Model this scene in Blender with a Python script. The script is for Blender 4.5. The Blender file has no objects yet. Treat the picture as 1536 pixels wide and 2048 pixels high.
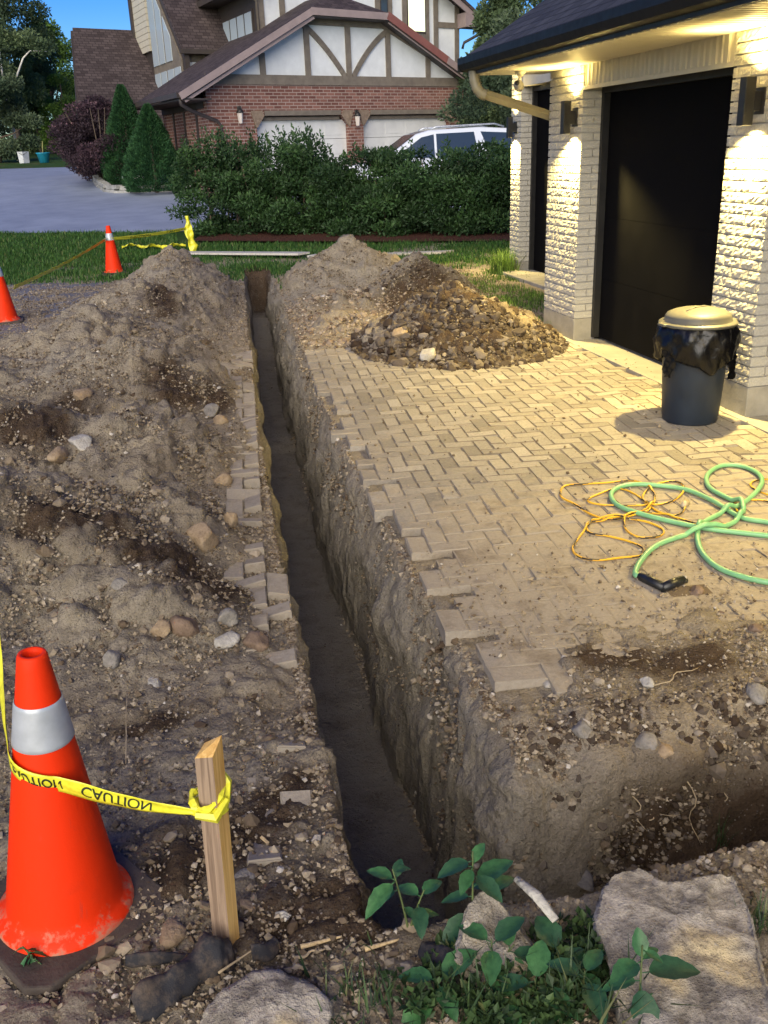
import bpy, bmesh, math, random
import numpy as np
from mathutils import Vector, Matrix, Quaternion
random.seed(7); RG = np.random.default_rng(11)
S = bpy.context.scene; COL = S.collection
rad = math.radians

# ------------------------------------------------------------------ camera
CAM_H = 1.75
RM = np.array([[0.9747883, -0.1121757, 0.1928843],
               [-0.2204424, -0.3503460, 0.9103092],
               [-0.0345383, -0.9298786, -0.3662415]])   # rows: world x,y,z in lens axes (right, down, forward)
cd = bpy.data.cameras.new('Camera'); cam = bpy.data.objects.new('Camera', cd); COL.objects.link(cam)
cd.sensor_fit = 'VERTICAL'; cd.sensor_height = 36.0; cd.lens = 1850 / 2048 * 36.0
cd.clip_start = 0.05; cd.clip_end = 900
cm = Matrix.Identity(4)
for i in range(3):
    cm[i][0] = RM[i, 0]; cm[i][1] = -RM[i, 1]; cm[i][2] = -RM[i, 2]
cm[2][3] = CAM_H
cam.matrix_world = cm
S.camera = cam

# ------------------------------------------------------------------ sky, dusk sun, exposure
SUN_EL, SUN_AZ = 9.0, 205.0       # low glow behind and to the left of the viewpoint (azimuth from +Y, clockwise)
W = bpy.data.worlds.new('World'); S.world = W; W.use_nodes = True
nt = W.node_tree; nt.nodes.clear()
wo = nt.nodes.new('ShaderNodeOutputWorld'); bg = nt.nodes.new('ShaderNodeBackground')
sk = nt.nodes.new('ShaderNodeTexSky'); sk.sky_type = 'NISHITA'; sk.sun_disc = False
sk.sun_elevation = rad(SUN_EL); sk.sun_rotation = rad(SUN_AZ)
sk.air_density = 1.0; sk.dust_density = 0.0; sk.ozone_density = 4.0; sk.altitude = 300
hs = nt.nodes.new('ShaderNodeHueSaturation'); hs.inputs['Saturation'].default_value = 1.3; hs.inputs['Hue'].default_value = .532; hs.inputs['Value'].default_value = .76
nt.links.new(sk.outputs[0], hs.inputs['Color']); nt.links.new(hs.outputs[0], bg.inputs[0])
nt.links.new(bg.outputs[0], wo.inputs[0]); bg.inputs[1].default_value = 0.085
sl = bpy.data.lights.new('Sun', 'SUN'); sl.energy = 1.65; sl.angle = rad(60); sl.color = (1.0, 0.89, 0.69)
so = bpy.data.objects.new('Sun', sl); COL.objects.link(so)
sd = Vector((math.sin(rad(SUN_AZ)) * math.cos(rad(26)), math.cos(rad(SUN_AZ)) * math.cos(rad(26)), math.sin(rad(26))))
so.rotation_euler = sd.to_track_quat('Z', 'Y').to_euler(); so.location = sd * 40
S.view_settings.view_transform = 'Standard'; S.view_settings.look = 'None'
S.view_settings.exposure = 1.65; S.view_settings.gamma = 1.0
S.render.resolution_x = 768; S.render.resolution_y = 1024
try:
    S.cycles.use_adaptive_sampling = True; S.cycles.adaptive_threshold = 0.02
    S.cycles.use_denoising = True; S.cycles.max_bounces = 6; S.cycles.diffuse_bounces = 3
    S.cycles.glossy_bounces = 3; S.cycles.transmission_bounces = 4; S.cycles.transparent_max_bounces = 6
    S.cycles.sample_clamp_indirect = 6
except Exception: pass

# ------------------------------------------------------------------ helpers
def tag(o, label=None, cat=None, group=None, kind=None):
    if label: o['label'] = label
    if cat: o['category'] = cat
    if group: o['group'] = group
    if kind: o['kind'] = kind
    return o
def empty(name, loc=(0, 0, 0), rz=0):
    o = bpy.data.objects.new(name, None); COL.objects.link(o); o.empty_display_size = .1
    o.location = loc; o.rotation_euler = (0, 0, rz); return o
def link(name, me, mats, parent=None):
    o = bpy.data.objects.new(name, me); COL.objects.link(o)
    for m in (mats if isinstance(mats, (list, tuple)) else [mats]): me.materials.append(m)
    if parent is not None: o.parent = parent
    return o
def npmesh(name, v, f, mats, parent=None, uv=None, smooth=False, attrs=None, mi=None):
    """v (N,3) array, f (M,k) array of equal-sided faces"""
    v = np.asarray(v, np.float32); f = np.asarray(f, np.int32); me = bpy.data.meshes.new(name)
    k = f.shape[1]; me.vertices.add(len(v)); me.vertices.foreach_set('co', v.ravel())
    me.loops.add(f.size); me.loops.foreach_set('vertex_index', f.ravel())
    me.polygons.add(len(f)); me.polygons.foreach_set('loop_start', np.arange(0, f.size, k, dtype=np.int32))
    me.polygons.foreach_set('loop_total', np.full(len(f), k, np.int32))
    me.polygons.foreach_set('use_smooth', np.full(len(f), smooth))
    if mi is not None: me.polygons.foreach_set('material_index', np.asarray(mi, np.int32))
    for n, (dom, a) in (attrs or {}).items():
        at = me.attributes.new(n, 'FLOAT', dom); at.data.foreach_set('value', np.asarray(a, np.float32).ravel())
    if uv is not None:
        l = me.uv_layers.new(name='UVMap'); l.data.foreach_set('uv', np.asarray(uv, np.float32).ravel())
    me.update(calc_edges=True)
    return link(name, me, mats, parent)
def hsh(ix, iy, iz, s):
    n = (ix * 374761393 + iy * 668265263 + iz * 2147483647 + s * 974634777) & 0xFFFFFFFF
    n = ((n ^ (n >> 13)) * 1274126177) & 0xFFFFFFFF
    n = n ^ (n >> 16)
    return (n & 0xFFFFFF) / 16777215.0
def vnoise(x, y, z, s=0):
    x = np.asarray(x, float); y = np.asarray(y, float); z = np.asarray(z, float) + 0 * x
    ix, iy, iz = np.floor(x).astype(np.int64), np.floor(y).astype(np.int64), np.floor(z).astype(np.int64)
    fx, fy, fz = x - ix, y - iy, z - iz
    fx, fy, fz = (t * t * (3 - 2 * t) for t in (fx, fy, fz)); r = 0
    for a in (0, 1):
        for b in (0, 1):
            for c in (0, 1):
                r = r + hsh(ix + a, iy + b, iz + c, s) * (fx if a else 1 - fx) * (fy if b else 1 - fy) * (fz if c else 1 - fz)
    return r * 2 - 1
def fbm(x, y, z=0.0, o=4, s=0, g=.5):
    r = 0; a = 1; t = 0
    for i in range(o):
        k = 2.03 ** i; r = r + a * vnoise(np.asarray(x) * k + i * 7.3, np.asarray(y) * k + i * 3.1, np.asarray(z) * k, s + i); t += a; a *= g
    return r / t
def sst(a, b, x):
    t = np.clip((x - a) / (b - a), 0, 1); return t * t * (3 - 2 * t)

class MB:
    """collects shapes for ONE mesh object; uv in metres from local coordinates"""
    def __init__(s, T=None): s.v = []; s.f = []; s.uv = []; s.m = []; s.T = T; s.mi = 0; s.sm = []
    def add(s, vs, fs, smooth=False, uvf=None):
        b = len(s.v); vs = [Vector(p) for p in vs]
        s.v += vs
        for q in fs:
            s.f.append([b + i for i in q]); s.m.append(s.mi); s.sm.append(smooth)
            P = [vs[i] for i in q]
            if uvf: s.uv.append([uvf(p) for p in P]); continue
            n = Vector((0, 0, 0))
            for i in range(len(P)):
                a, c = P[i], P[(i + 1) % len(P)]
                n += Vector(((a.y - c.y) * (a.z + c.z), (a.z - c.z) * (a.x + c.x), (a.x - c.x) * (a.y + c.y)))
            n.normalize() if n.length else None
            if abs(n.z) > .93: s.uv.append([(p.x, p.y) for p in P])
            elif abs(n.y) >= abs(n.x): s.uv.append([(p.x, p.z / max(.25, math.sqrt(1 - n.z * n.z))) for p in P])
            else: s.uv.append([(p.y, p.z / max(.25, math.sqrt(1 - n.z * n.z))) for p in P])
        return s
    def box(s, x0, x1, y0, y1, z0, z1, M=None, smooth=False):
        vs = [Vector((x, y, z)) for z in (z0, z1) for y in (y0, y1) for x in (x0, x1)]
        if M: vs = [M @ p for p in vs]
        return s.add(vs, [(0, 2, 3, 1), (4, 5, 7, 6), (0, 1, 5, 4), (2, 6, 7, 3), (0, 4, 6, 2), (1, 3, 7, 5)], smooth)
    def prism(s, poly, y0, y1, ax='y'):
        """polygon in (x,z) extruded along y (or (y,z) along x, or (x,y) along z)"""
        g = {'y': lambda a, b, d: (a, d, b), 'x': lambda a, b, d: (d, a, b), 'z': lambda a, b, d: (a, b, d)}[ax]
        n = len(poly); vs = [g(a, b, y0) for a, b in poly] + [g(a, b, y1) for a, b in poly]
        ar = sum(poly[i][0] * poly[(i + 1) % n][1] - poly[(i + 1) % n][0] * poly[i][1] for i in range(n))
        fs = [tuple(range(n)), tuple(range(2 * n - 1, n - 1, -1))] + [(i, n + i, n + (i + 1) % n, (i + 1) % n) for i in range(n)]
        if (ar > 0) != (ax == 'y'): fs = [tuple(reversed(q)) for q in fs]
        if ax == 'x': fs = [tuple(reversed(q)) for q in fs]; fs = [tuple(reversed(q)) for q in fs]
        return s.add(vs, fs)
    def tube(s, pts, r, n=8, cap=True, smooth=True, ell=None):
        pts = [Vector(p) for p in pts]; N = len(pts); rs = r if isinstance(r, (list, tuple)) else [r] * N
        T0 = (pts[1] - pts[0]).normalized(); up = Vector((0, 0, 1)) if abs(T0.z) < .9 else Vector((1, 0, 0))
        nx = T0.cross(up).normalized(); vs = []
        for i, p in enumerate(pts):
            t = (pts[min(i + 1, N - 1)] - pts[max(i - 1, 0)])
            t = t.normalized() if t.length else T0
            nx = (nx - t * nx.dot(t)).normalized(); ny = t.cross(nx)
            for k in range(n):
                a = 2 * math.pi * k / n
                vs.append(p + (nx * math.cos(a) * (ell or 1) + ny * math.sin(a)) * rs[i])
        fs = [(i * n + k, i * n + (k + 1) % n, (i + 1) * n + (k + 1) % n, (i + 1) * n + k) for i in range(N - 1) for k in range(n)]
        if cap: fs += [tuple(reversed(range(n))), tuple((N - 1) * n + k for k in range(n))]
        return s.add(vs, fs, smooth)
    def lathe(s, prof, n=32, c=(0, 0, 0), smooth=True, wob=None):
        vs = []
        for j, (r, z) in enumerate(prof):
            for k in range(n):
                a = 2 * math.pi * k / n; rr, zz = (r, z) if not wob else wob(r, z, a, j)
                vs.append((c[0] + rr * math.cos(a), c[1] + rr * math.sin(a), c[2] + zz))
        fs = [(j * n + k, j * n + (k + 1) % n, (j + 1) * n + (k + 1) % n, (j + 1) * n + k) for j in range(len(prof) - 1) for k in range(n)]
        return s.add(vs, fs, smooth)
    def build(s, name, mats, parent=None, bevel=0):
        me = bpy.data.meshes.new(name)
        vs = [s.T(p) for p in s.v] if s.T else s.v
        me.from_pydata([tuple(p) for p in vs], [], s.f)
        me.polygons.foreach_set('material_index', s.m); me.polygons.foreach_set('use_smooth', s.sm)
        l = me.uv_layers.new(name='UVMap'); l.data.foreach_set('uv', [c for q in s.uv for p in q for c in p])
        me.update(); o = link(name, me, mats, parent)
        if bevel:
            b = o.modifiers.new('b', 'BEVEL'); b.width = bevel; b.segments = 2; b.limit_method = 'ANGLE'; b.angle_limit = rad(40)
        return o

# --- materials
class NT:
    def __init__(s, m): s.t = m.node_tree; s.n = s.t.nodes
    def new(s, ty, **k):
        d = s.n.new(ty)
        for a, b in k.items():
            if a in d.bl_rna.properties: setattr(d, a, b)
        return d
    def set(s, d, i, val):
        if isinstance(val, bpy.types.NodeSocket): s.t.links.new(val, d.inputs[i])
        else: d.inputs[i].default_value = val
        return d
    def noise(s, vec, sc, det=4, ro=.55, dist=0):
        d = s.new('ShaderNodeTexNoise'); s.set(d, 'Scale', sc); s.set(d, 'Detail', det); s.set(d, 'Roughness', ro); s.set(d, 'Distortion', dist)
        if vec is not None: s.t.links.new(vec, d.inputs['Vector'])
        return d.outputs['Fac']
    def vor(s, vec, sc, feat='F1', out='Distance'):
        d = s.new('ShaderNodeTexVoronoi'); d.feature = feat; s.set(d, 'Scale', sc)
        if vec is not None: s.t.links.new(vec, d.inputs['Vector'])
        return d.outputs[out]
    def ramp(s, fac, stops):
        d = s.new('ShaderNodeValToRGB'); s.t.links.new(fac, d.inputs[0]); e = d.color_ramp.elements
        while len(e) < len(stops): e.new(.5)
        for i, (p, c) in enumerate(stops):
            e[i].position = p; e[i].color = (c, c, c, 1) if isinstance(c, (int, float)) else (*c, 1)
        return d.outputs[0]
    def mix(s, f, a, b, mode='MIX'):
        d = s.new('ShaderNodeMix'); d.data_type = 'RGBA'; d.blend_type = mode
        for i, x in ((0, f), (6, a), (7, b)):
            if isinstance(x, bpy.types.NodeSocket): s.t.links.new(x, d.inputs[i])
            elif i == 0: d.inputs[0].default_value = x
            else: d.inputs[i].default_value = (x, x, x, 1) if isinstance(x, (int, float)) else (*x, 1)
        return d.outputs[2]
    def math(s, op, a, b=0.0, c=None):
        d = s.new('ShaderNodeMath'); d.operation = op
        for i, x in enumerate((a, b) if c is None else (a, b, c)):
            if isinstance(x, bpy.types.NodeSocket): s.t.links.new(x, d.inputs[i])
            else: d.inputs[i].default_value = x
        return d.outputs[0]
    def attr(s, n):
        d = s.new('ShaderNodeAttribute'); d.attribute_name = n; return d.outputs['Fac']
    def co(s, w='Object'): return s.new('ShaderNodeTexCoord').outputs[w]
    def bump(s, h, st, dist, prev=None):
        d = s.new('ShaderNodeBump'); s.set(d, 'Strength', st); s.set(d, 'Distance', dist); s.t.links.new(h, d.inputs['Height'])
        if prev is not None: s.t.links.new(prev, d.inputs['Normal'])
        return d.outputs[0]
def mat(name, color=(.5, .5, .5), rough=.7, metal=0, fn=None, spec=None, **k):
    m = bpy.data.materials.new(name); m.use_nodes = True; N = NT(m); p = m.node_tree.nodes['Principled BSDF']
    p.inputs['Base Color'].default_value = (*color, 1); p.inputs['Roughness'].default_value = rough; p.inputs['Metallic'].default_value = metal
    if spec is not None: p.inputs['Specular IOR Level'].default_value = spec
    for a, b in k.items(): p.inputs[a.replace('_', ' ')].default_value = b
    if fn:
        r = fn(N) or {}
        for a, b in r.items():
            if isinstance(b, bpy.types.NodeSocket): m.node_tree.links.new(b, p.inputs[a])
            else: p.inputs[a].default_value = b
    return m
def varied(name, c, rough=.6, sc=6, amt=.25, bsc=40, bst=.3, bd=.002, metal=0, coord='Object', spec=None):
    """plain surface with slight tonal wear and grain"""
    def fn(N):
        co = N.co(coord); a = N.noise(co, sc, 5, .6); b = N.noise(co, bsc, 4, .6)
        col = N.mix(N.ramp(a, [(.3, 0.), (.7, 1.)]), tuple(x * (1 - amt) for x in c), tuple(min(1, x * (1 + amt * .6)) for x in c))
        return {'Base Color': col, 'Normal': N.bump(b, bst, bd), 'Roughness': N.ramp(a, [(.2, max(0, rough - .1)), (.8, min(1, rough + .12))])}
    return mat(name, c, rough, metal, fn, spec)

def soil_fn(N):
    co = N.co(); big = N.noise(co, 1.6, 5, .6); mid = N.noise(co, 9, 6, .65); fine = N.noise(co, 90, 5, .7)
    peb = N.vor(co, 70); pebc = N.vor(co, 70, out='Color'); peb2 = N.vor(co, 28)
    c = N.mix(N.ramp(mid, [(.3, 0.), (.68, 1.)]), (.215, .17, .115), (.52, .43, .30))
    c = N.mix(N.ramp(big, [(.4, 0.), (.62, .75)]), c, (.46, .385, .275))
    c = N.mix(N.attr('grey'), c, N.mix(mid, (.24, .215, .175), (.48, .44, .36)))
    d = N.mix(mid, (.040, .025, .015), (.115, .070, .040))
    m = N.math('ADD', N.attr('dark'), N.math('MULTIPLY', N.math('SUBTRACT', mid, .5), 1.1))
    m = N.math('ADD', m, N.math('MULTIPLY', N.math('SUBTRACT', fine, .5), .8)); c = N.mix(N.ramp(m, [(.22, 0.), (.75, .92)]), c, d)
    sp = N.math('MULTIPLY', N.ramp(peb, [(.16, 1.), (.26, 0.)]), N.ramp(N.noise(co, 31, 2), [(.47, 0.), (.58, 1.)]))
    c = N.mix(N.math('MULTIPLY', sp, .75), c, N.mix(pebc, (.50, .44, .36), (.30, .26, .22)))
    c = N.mix(N.ramp(fine, [(.35, .45), (.6, 0.)]), c, N.mix(1.0, c, .45, 'MULTIPLY'))
    h = N.math('ADD', N.math('MULTIPLY', N.ramp(peb2, [(.05, 1.), (.5, 0.)]), .5), N.math('ADD', N.math('MULTIPLY', N.ramp(peb, [(.05, 1.), (.45, 0.)]), .35), fine))
    n = N.bump(N.noise(co, 24, 6, .7), .9, .035, N.bump(mid, .6, .04)); n = N.bump(h, 1.0, .014, n)
    return {'Base Color': c, 'Normal': n}
M_soil = mat('soil', rough=.95, fn=soil_fn, spec=.15)
def rock_mat(name, a, b, sc=9):
    def fn(N):
        co = N.co(); i = N.new('ShaderNodeObjectInfo').outputs['Random']
        x = N.noise(co, sc, 6, .65); y = N.noise(co, sc * 8, 4, .7)
        c = N.mix(N.ramp(x, [(.3, 0.), (.7, 1.)]), a, b)
        c = N.mix(N.ramp(y, [(.3, .5), (.5, 0.)]), c, N.mix(1., c, .5, 'MULTIPLY'))
        return {'Base Color': c, 'Normal': N.bump(y, .6, .006, N.bump(x, .6, .02))}
    return mat(name, rough=.9, fn=fn, spec=.2)
M_rock = [rock_mat('rock_grey', (.15, .14, .12), (.34, .31, .27)), rock_mat('rock_tan', (.24, .17, .10), (.44, .34, .22)),
          rock_mat('rock_pale', (.30, .28, .24), (.54, .51, .45)), rock_mat('rock_brown', (.13, .09, .06), (.28, .2, .14))]
def attrmat(name, stops, rough=.85, an='rnd', bs=60, bst=.4, bd=.004, spec=.2, sub=0):
    def fn(N):
        co = N.co(); n = N.noise(co, bs, 4, .6); c = N.ramp(N.attr(an), stops)
        c = N.mix(N.ramp(n, [(.35, .4), (.6, 0.)]), c, N.mix(1., c, .55, 'MULTIPLY'))
        return {'Base Color': c, 'Normal': N.bump(n, bst, bd)}
    return mat(name, rough=rough, fn=fn, spec=spec)
M_pebble = attrmat('pebble', [(0, (.12, .085, .06)), (.35, (.22, .165, .12)), (.8, (.34, .275, .20)), (.975, (.42, .36, .29)), (1, (.66, .63, .57))])
M_soilclod = attrmat('soil_clod', [(0, (.085, .058, .036)), (.3, (.19, .145, .095)), (.75, (.32, .265, .185)), (.96, (.38, .32, .235)), (1, (.56, .52, .45))])
M_clod = attrmat('clod', [(0, (.04, .025, .015)), (.45, (.072, .055, .040)), (.8, (.13, .105, .08)), (1, (.24, .205, .165))])
def leafmat(name, stops, rough=.55, trans=.25):
    m = bpy.data.materials.new(name); m.use_nodes = True; N = NT(m); t = m.node_tree
    p = t.nodes['Principled BSDF']; c = N.ramp(N.attr('rnd'), stops); t.links.new(c, p.inputs['Base Color'])
    p.inputs['Roughness'].default_value = rough; p.inputs['Specular IOR Level'].default_value = .35
    tr = N.new('ShaderNodeBsdfTranslucent'); t.links.new(c, tr.inputs[0])
    mx = N.new('ShaderNodeMixShader'); mx.inputs[0].default_value = trans
    t.links.new(p.outputs[0], mx.inputs[1]); t.links.new(tr.outputs[0], mx.inputs[2])
    t.links.new(mx.outputs[0], t.nodes['Material Output'].inputs[0]); return m
M_hedge = leafmat('leaf_hedge', [(0, (.012, .03, .010)), (.5, (.03, .07, .022)), (.85, (.055, .12, .035)), (1, (.10, .17, .06))])
M_spruce = leafmat('leaf_spruce', [(0, (.010, .04, .014)), (.5, (.025, .085, .03)), (1, (.06, .16, .05))], .7)
M_purple = leafmat('leaf_purple', [(0, (.018, .012, .016)), (.55, (.05, .03, .04)), (.84, (.10, .055, .07)), (1, (.46, .26, .30))], .7)
M_tree = leafmat('leaf_tree', [(0, (.035, .06, .03)), (.5, (.09, .14, .06)), (1, (.22, .28, .13))], .7)
M_treey = leafmat('leaf_yellowgreen', [(0, (.035, .07, .015)), (.5, (.09, .17, .03)), (1, (.2, .34, .06))], .7)
M_treed = leafmat('leaf_dark', [(0, (.02, .04, .02)), (.5, (.055, .09, .045)), (1, (.15, .2, .11))], .7)
M_grass = leafmat('grass_blade', [(0, (.018, .06, .010)), (.6, (.045, .125, .02)), (.9, (.09, .19, .035)), (1, (.22, .22, .09))], .6)
M_weed = leafmat('weed_leaf', [(0, (.02, .04, .016)), (.5, (.045, .085, .03)), (.85, (.09, .15, .05)), (1, (.2, .19, .08))], .5)
M_bark = varied('bark', (.10, .075, .055), .9, 10, .4, 30, .6, .02)
M_birch = varied('birch_bark', (.62, .60, .55), .8, 8, .3, 30, .3, .01)

# ------------------------------------------------------------------ terrain and dug ground
def TER(x, y):
    x = np.asarray(x, float); y = np.asarray(y, float); d = .207 * x + .978 * y
    return np.interp(d, [-50, 16, 22, 28, 34, 45, 65, 120, 400], [0, 0, .24, .60, 1.12, 1.46, 2.15, 3.4, 5.0])
def XL(y): return np.interp(y, [0, 1.5, 2.5, 4, 5.6, 7, 10.2, 13.6, 15.4], [.27, .27, .29, .34, .42, .50, .72, .97, 1.10])
def XR(y): return np.interp(y, [0, 1.5, 2.6, 4, 5.6, 7, 10.2, 13.6, 15.4], [.88, .88, .86, .865, .90, .97, 1.15, 1.39, 1.50])
# spoil heaps: x, y, height, rx, ry
MOUNDS = [(0.0, 12.35, .66, .95, 2.0), (-.45, 10.6, .50, 1.0, 1.7), (-.8, 8.9, .48, 1.15, 1.5), (-1.5, 7.6, .26, 1.1, 1.4),
          (-.45, 7.35, .46, .95, 1.15), (-1.15, 5.85, .46, .9, 1.0), (-.35, 5.65, .32, .65, .9), (-.78, 4.05, .50, .85, .85), (-.28, 4.45, .28, .5, .7),
          (-.32, 3.42, .20, .5, .45), (-1.6, 4.6, .25, .9, 1.2), (-1.2, 3.0, .18, .7, .8),
          (2.32, 12.6, .62, 1.25, 1.3), (2.9, 11.2, .56, .8, .8), (1.9, 11.2, .2, .9, .9), (2.55, 8.45, .56, .98, 1.0), (3.15, 9.3, .16, .7, .8), (1.75, 9.7, .15, .7, .9)]
def HGT(x, y):
    """ground height without the trench"""
    x = np.asarray(x, float); y = np.asarray(y, float); h = 0 * x
    wx = x + .12 * fbm(x * 1.7, y * 1.7, 3., 3, 5); wy = y + .18 * fbm(x * 1.5, y * 1.5, 9., 3, 6)
    acc = 0 * x
    for cx, cy, hh, rx, ry in MOUNDS:
        r = np.sqrt(((wx - cx) / rx) ** 2 + ((wy - cy) / ry) ** 2)
        b = hh * np.clip(1 - r, 0, 1) ** .95
        acc = np.maximum(acc, b) + .25 * np.minimum(acc, b)
    keep = 1 - sst(-.14, .0, x - XL(y)) * (1 - sst(.0, .14, x - XR(y)))
    e = np.minimum(np.abs(x - XL(y)), np.abs(x - XR(y)))
    acc = acc * keep * sst(-.03, .28, np.where(x < XL(y), XL(y) - x, np.where(x > XR(y), x - XR(y), 0)))
    h = TER(x, y) + acc
    # dirt base: paved zones lie a paver's depth down, loose dirt covers them towards the edges
    left = x < XL(y)
    cov = 1.0 * sst(0, 1, 0 * x + 1)
    n1 = fbm(x * 1.4, y * 1.4, 0., 4, 21); n2 = fbm(x * 6, y * 6, 0., 4, 22)
    cr = sst(3.05, 2.62, y + .30 * n1 + .22 * n2 + .50 * sst(1.35, 1.0, x))  + sst(8.35, 8.7, y + .25 * n1)        # right side
    cr = np.maximum(cr, sst(.02, .10, acc))
    cl = sst(.25, .10, XL(y) - x + .20 * n1 + .08 * n2) * sst(2.4, 3.0, y + .5 * n1) * sst(9.6, 8.8, y)     # left: pavers bared by the trench
    cov = np.where(left, 1 - cl * .97, np.clip(cr, 0, 1))
    cov = np.where(((x > 3.47) & ((y > 8.3) | (y < 2.6))) | (y < 2.0), 1, cov); cov = np.where((x > 3.38) & (y > 2.7) & (y < 8.25), 0, cov)
    base = -.034 + .008 * n2 + cov * (.044 + .010 * n2)
    return h + base * sst(16.5, 15.5, y) + .035 * n1 * np.clip(acc * 6, 0, 1) * sst(0, .15, e)
def DIG(x, y):
    """depth dug out at x, y"""
    x = np.asarray(x, float); y = np.asarray(y, float)
    w = .018 * fbm(x * 5, y * 5, 0, 3, 31) + .012 * vnoise(0 * x, y * 11, 1, 36) + .007 * vnoise(0 * x, y * 29, 1, 37); we = .05 * fbm(0 * x, y * 2.2, 4, 3, 33)
    xl, xr = XL(y) + w * .6, XR(y) + w + we * .5
    dep = .94 + .05 * fbm(0 * x, y * .8, 2, 2, 8)
    dep = np.interp(y, [1, 10, 12.6, 13.4, 15.0, 15.4], [1, 1, .95, .8, .65, 0]) * dep
    main = sst(xl - .004, xl + .032, x) * (1 - .72 * sst(xr - .10, xr - .03, x) - .28 * sst(xr - .04, xr + .05, x))
    main = main * sst(1.68, 1.76, y + w * 2) * sst(15.4, 15.1, y)
    arm = sst(1.66, 1.78, y + w * 2 + .03 * np.sin(x * 3)) * (1 - .75 * sst(2.0, 2.20, y + w * 2 + we) - .25 * sst(2.12, 2.33, y + w * 2)) * sst(xl, xl + .06, x)
    return np.maximum(main * dep, arm * .60 * sst(.2, .5, x) * (1 - .12 * sst(1.5, 3.5, x)))
def SURF(x, y): return HGT(x, y) - DIG(x, y)
def hit(px, py, s=None):
    """where the sight line through a photo pixel meets the ground (world metres)"""
    c = np.array([px - 768., py - 1024., 1850.]); w = RM @ c; w /= np.linalg.norm(w)
    t = np.concatenate([np.arange(1.2, 20, .01), np.arange(20, 140, .06)])
    x, y, z = w[0] * t, w[1] * t, CAM_H + w[2] * t
    g = TER(x, y) if s == 'flat' else SURF(x, y)
    i = int(np.argmax(z <= g)); return Vector((x[i], y[i], float(g[i])))

DARKS = []
for px, py, rx, ry in ((420, 1170, .30, .22), (330, 1110, .3, .25), (150, 1040, .35, .25), (330, 600, .25, .9), (340, 770, .3, .5), (430, 800, .2, .4), (140, 820, .3, .4), (60, 850, .3, .4),
                       (1230, 1320, .22, .16), (1350, 1330, .3, .14), (620, 1420, .1, .12), (300, 1440, .2, .12), (470, 1660, .3, .15), (560, 1600, .2, .15), (350, 1740, .4, .15), (660, 1830, .3, .2),
                       (870, 575, .6, .6), (800, 600, .4, .5), (930, 640, .9, .9), (518, 545, .5, .9)):
    p = hit(px, py); DARKS.append((p.x, p.y, rx, ry))
def dark_at(x, y):
    d = 0 * x
    for cx, cy, rx, ry in DARKS:
        r = np.sqrt(((x - cx + .08 * fbm(x * 4, y * 4, 1, 3, 41)) / rx) ** 2 + ((y - cy + .1 * fbm(x * 4, y * 4, 7, 3, 42)) / ry) ** 2)
        d = np.maximum(d, .85 * np.clip(1.35 - r * 1.05, 0, 1) ** 1.2)
    return d
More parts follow.
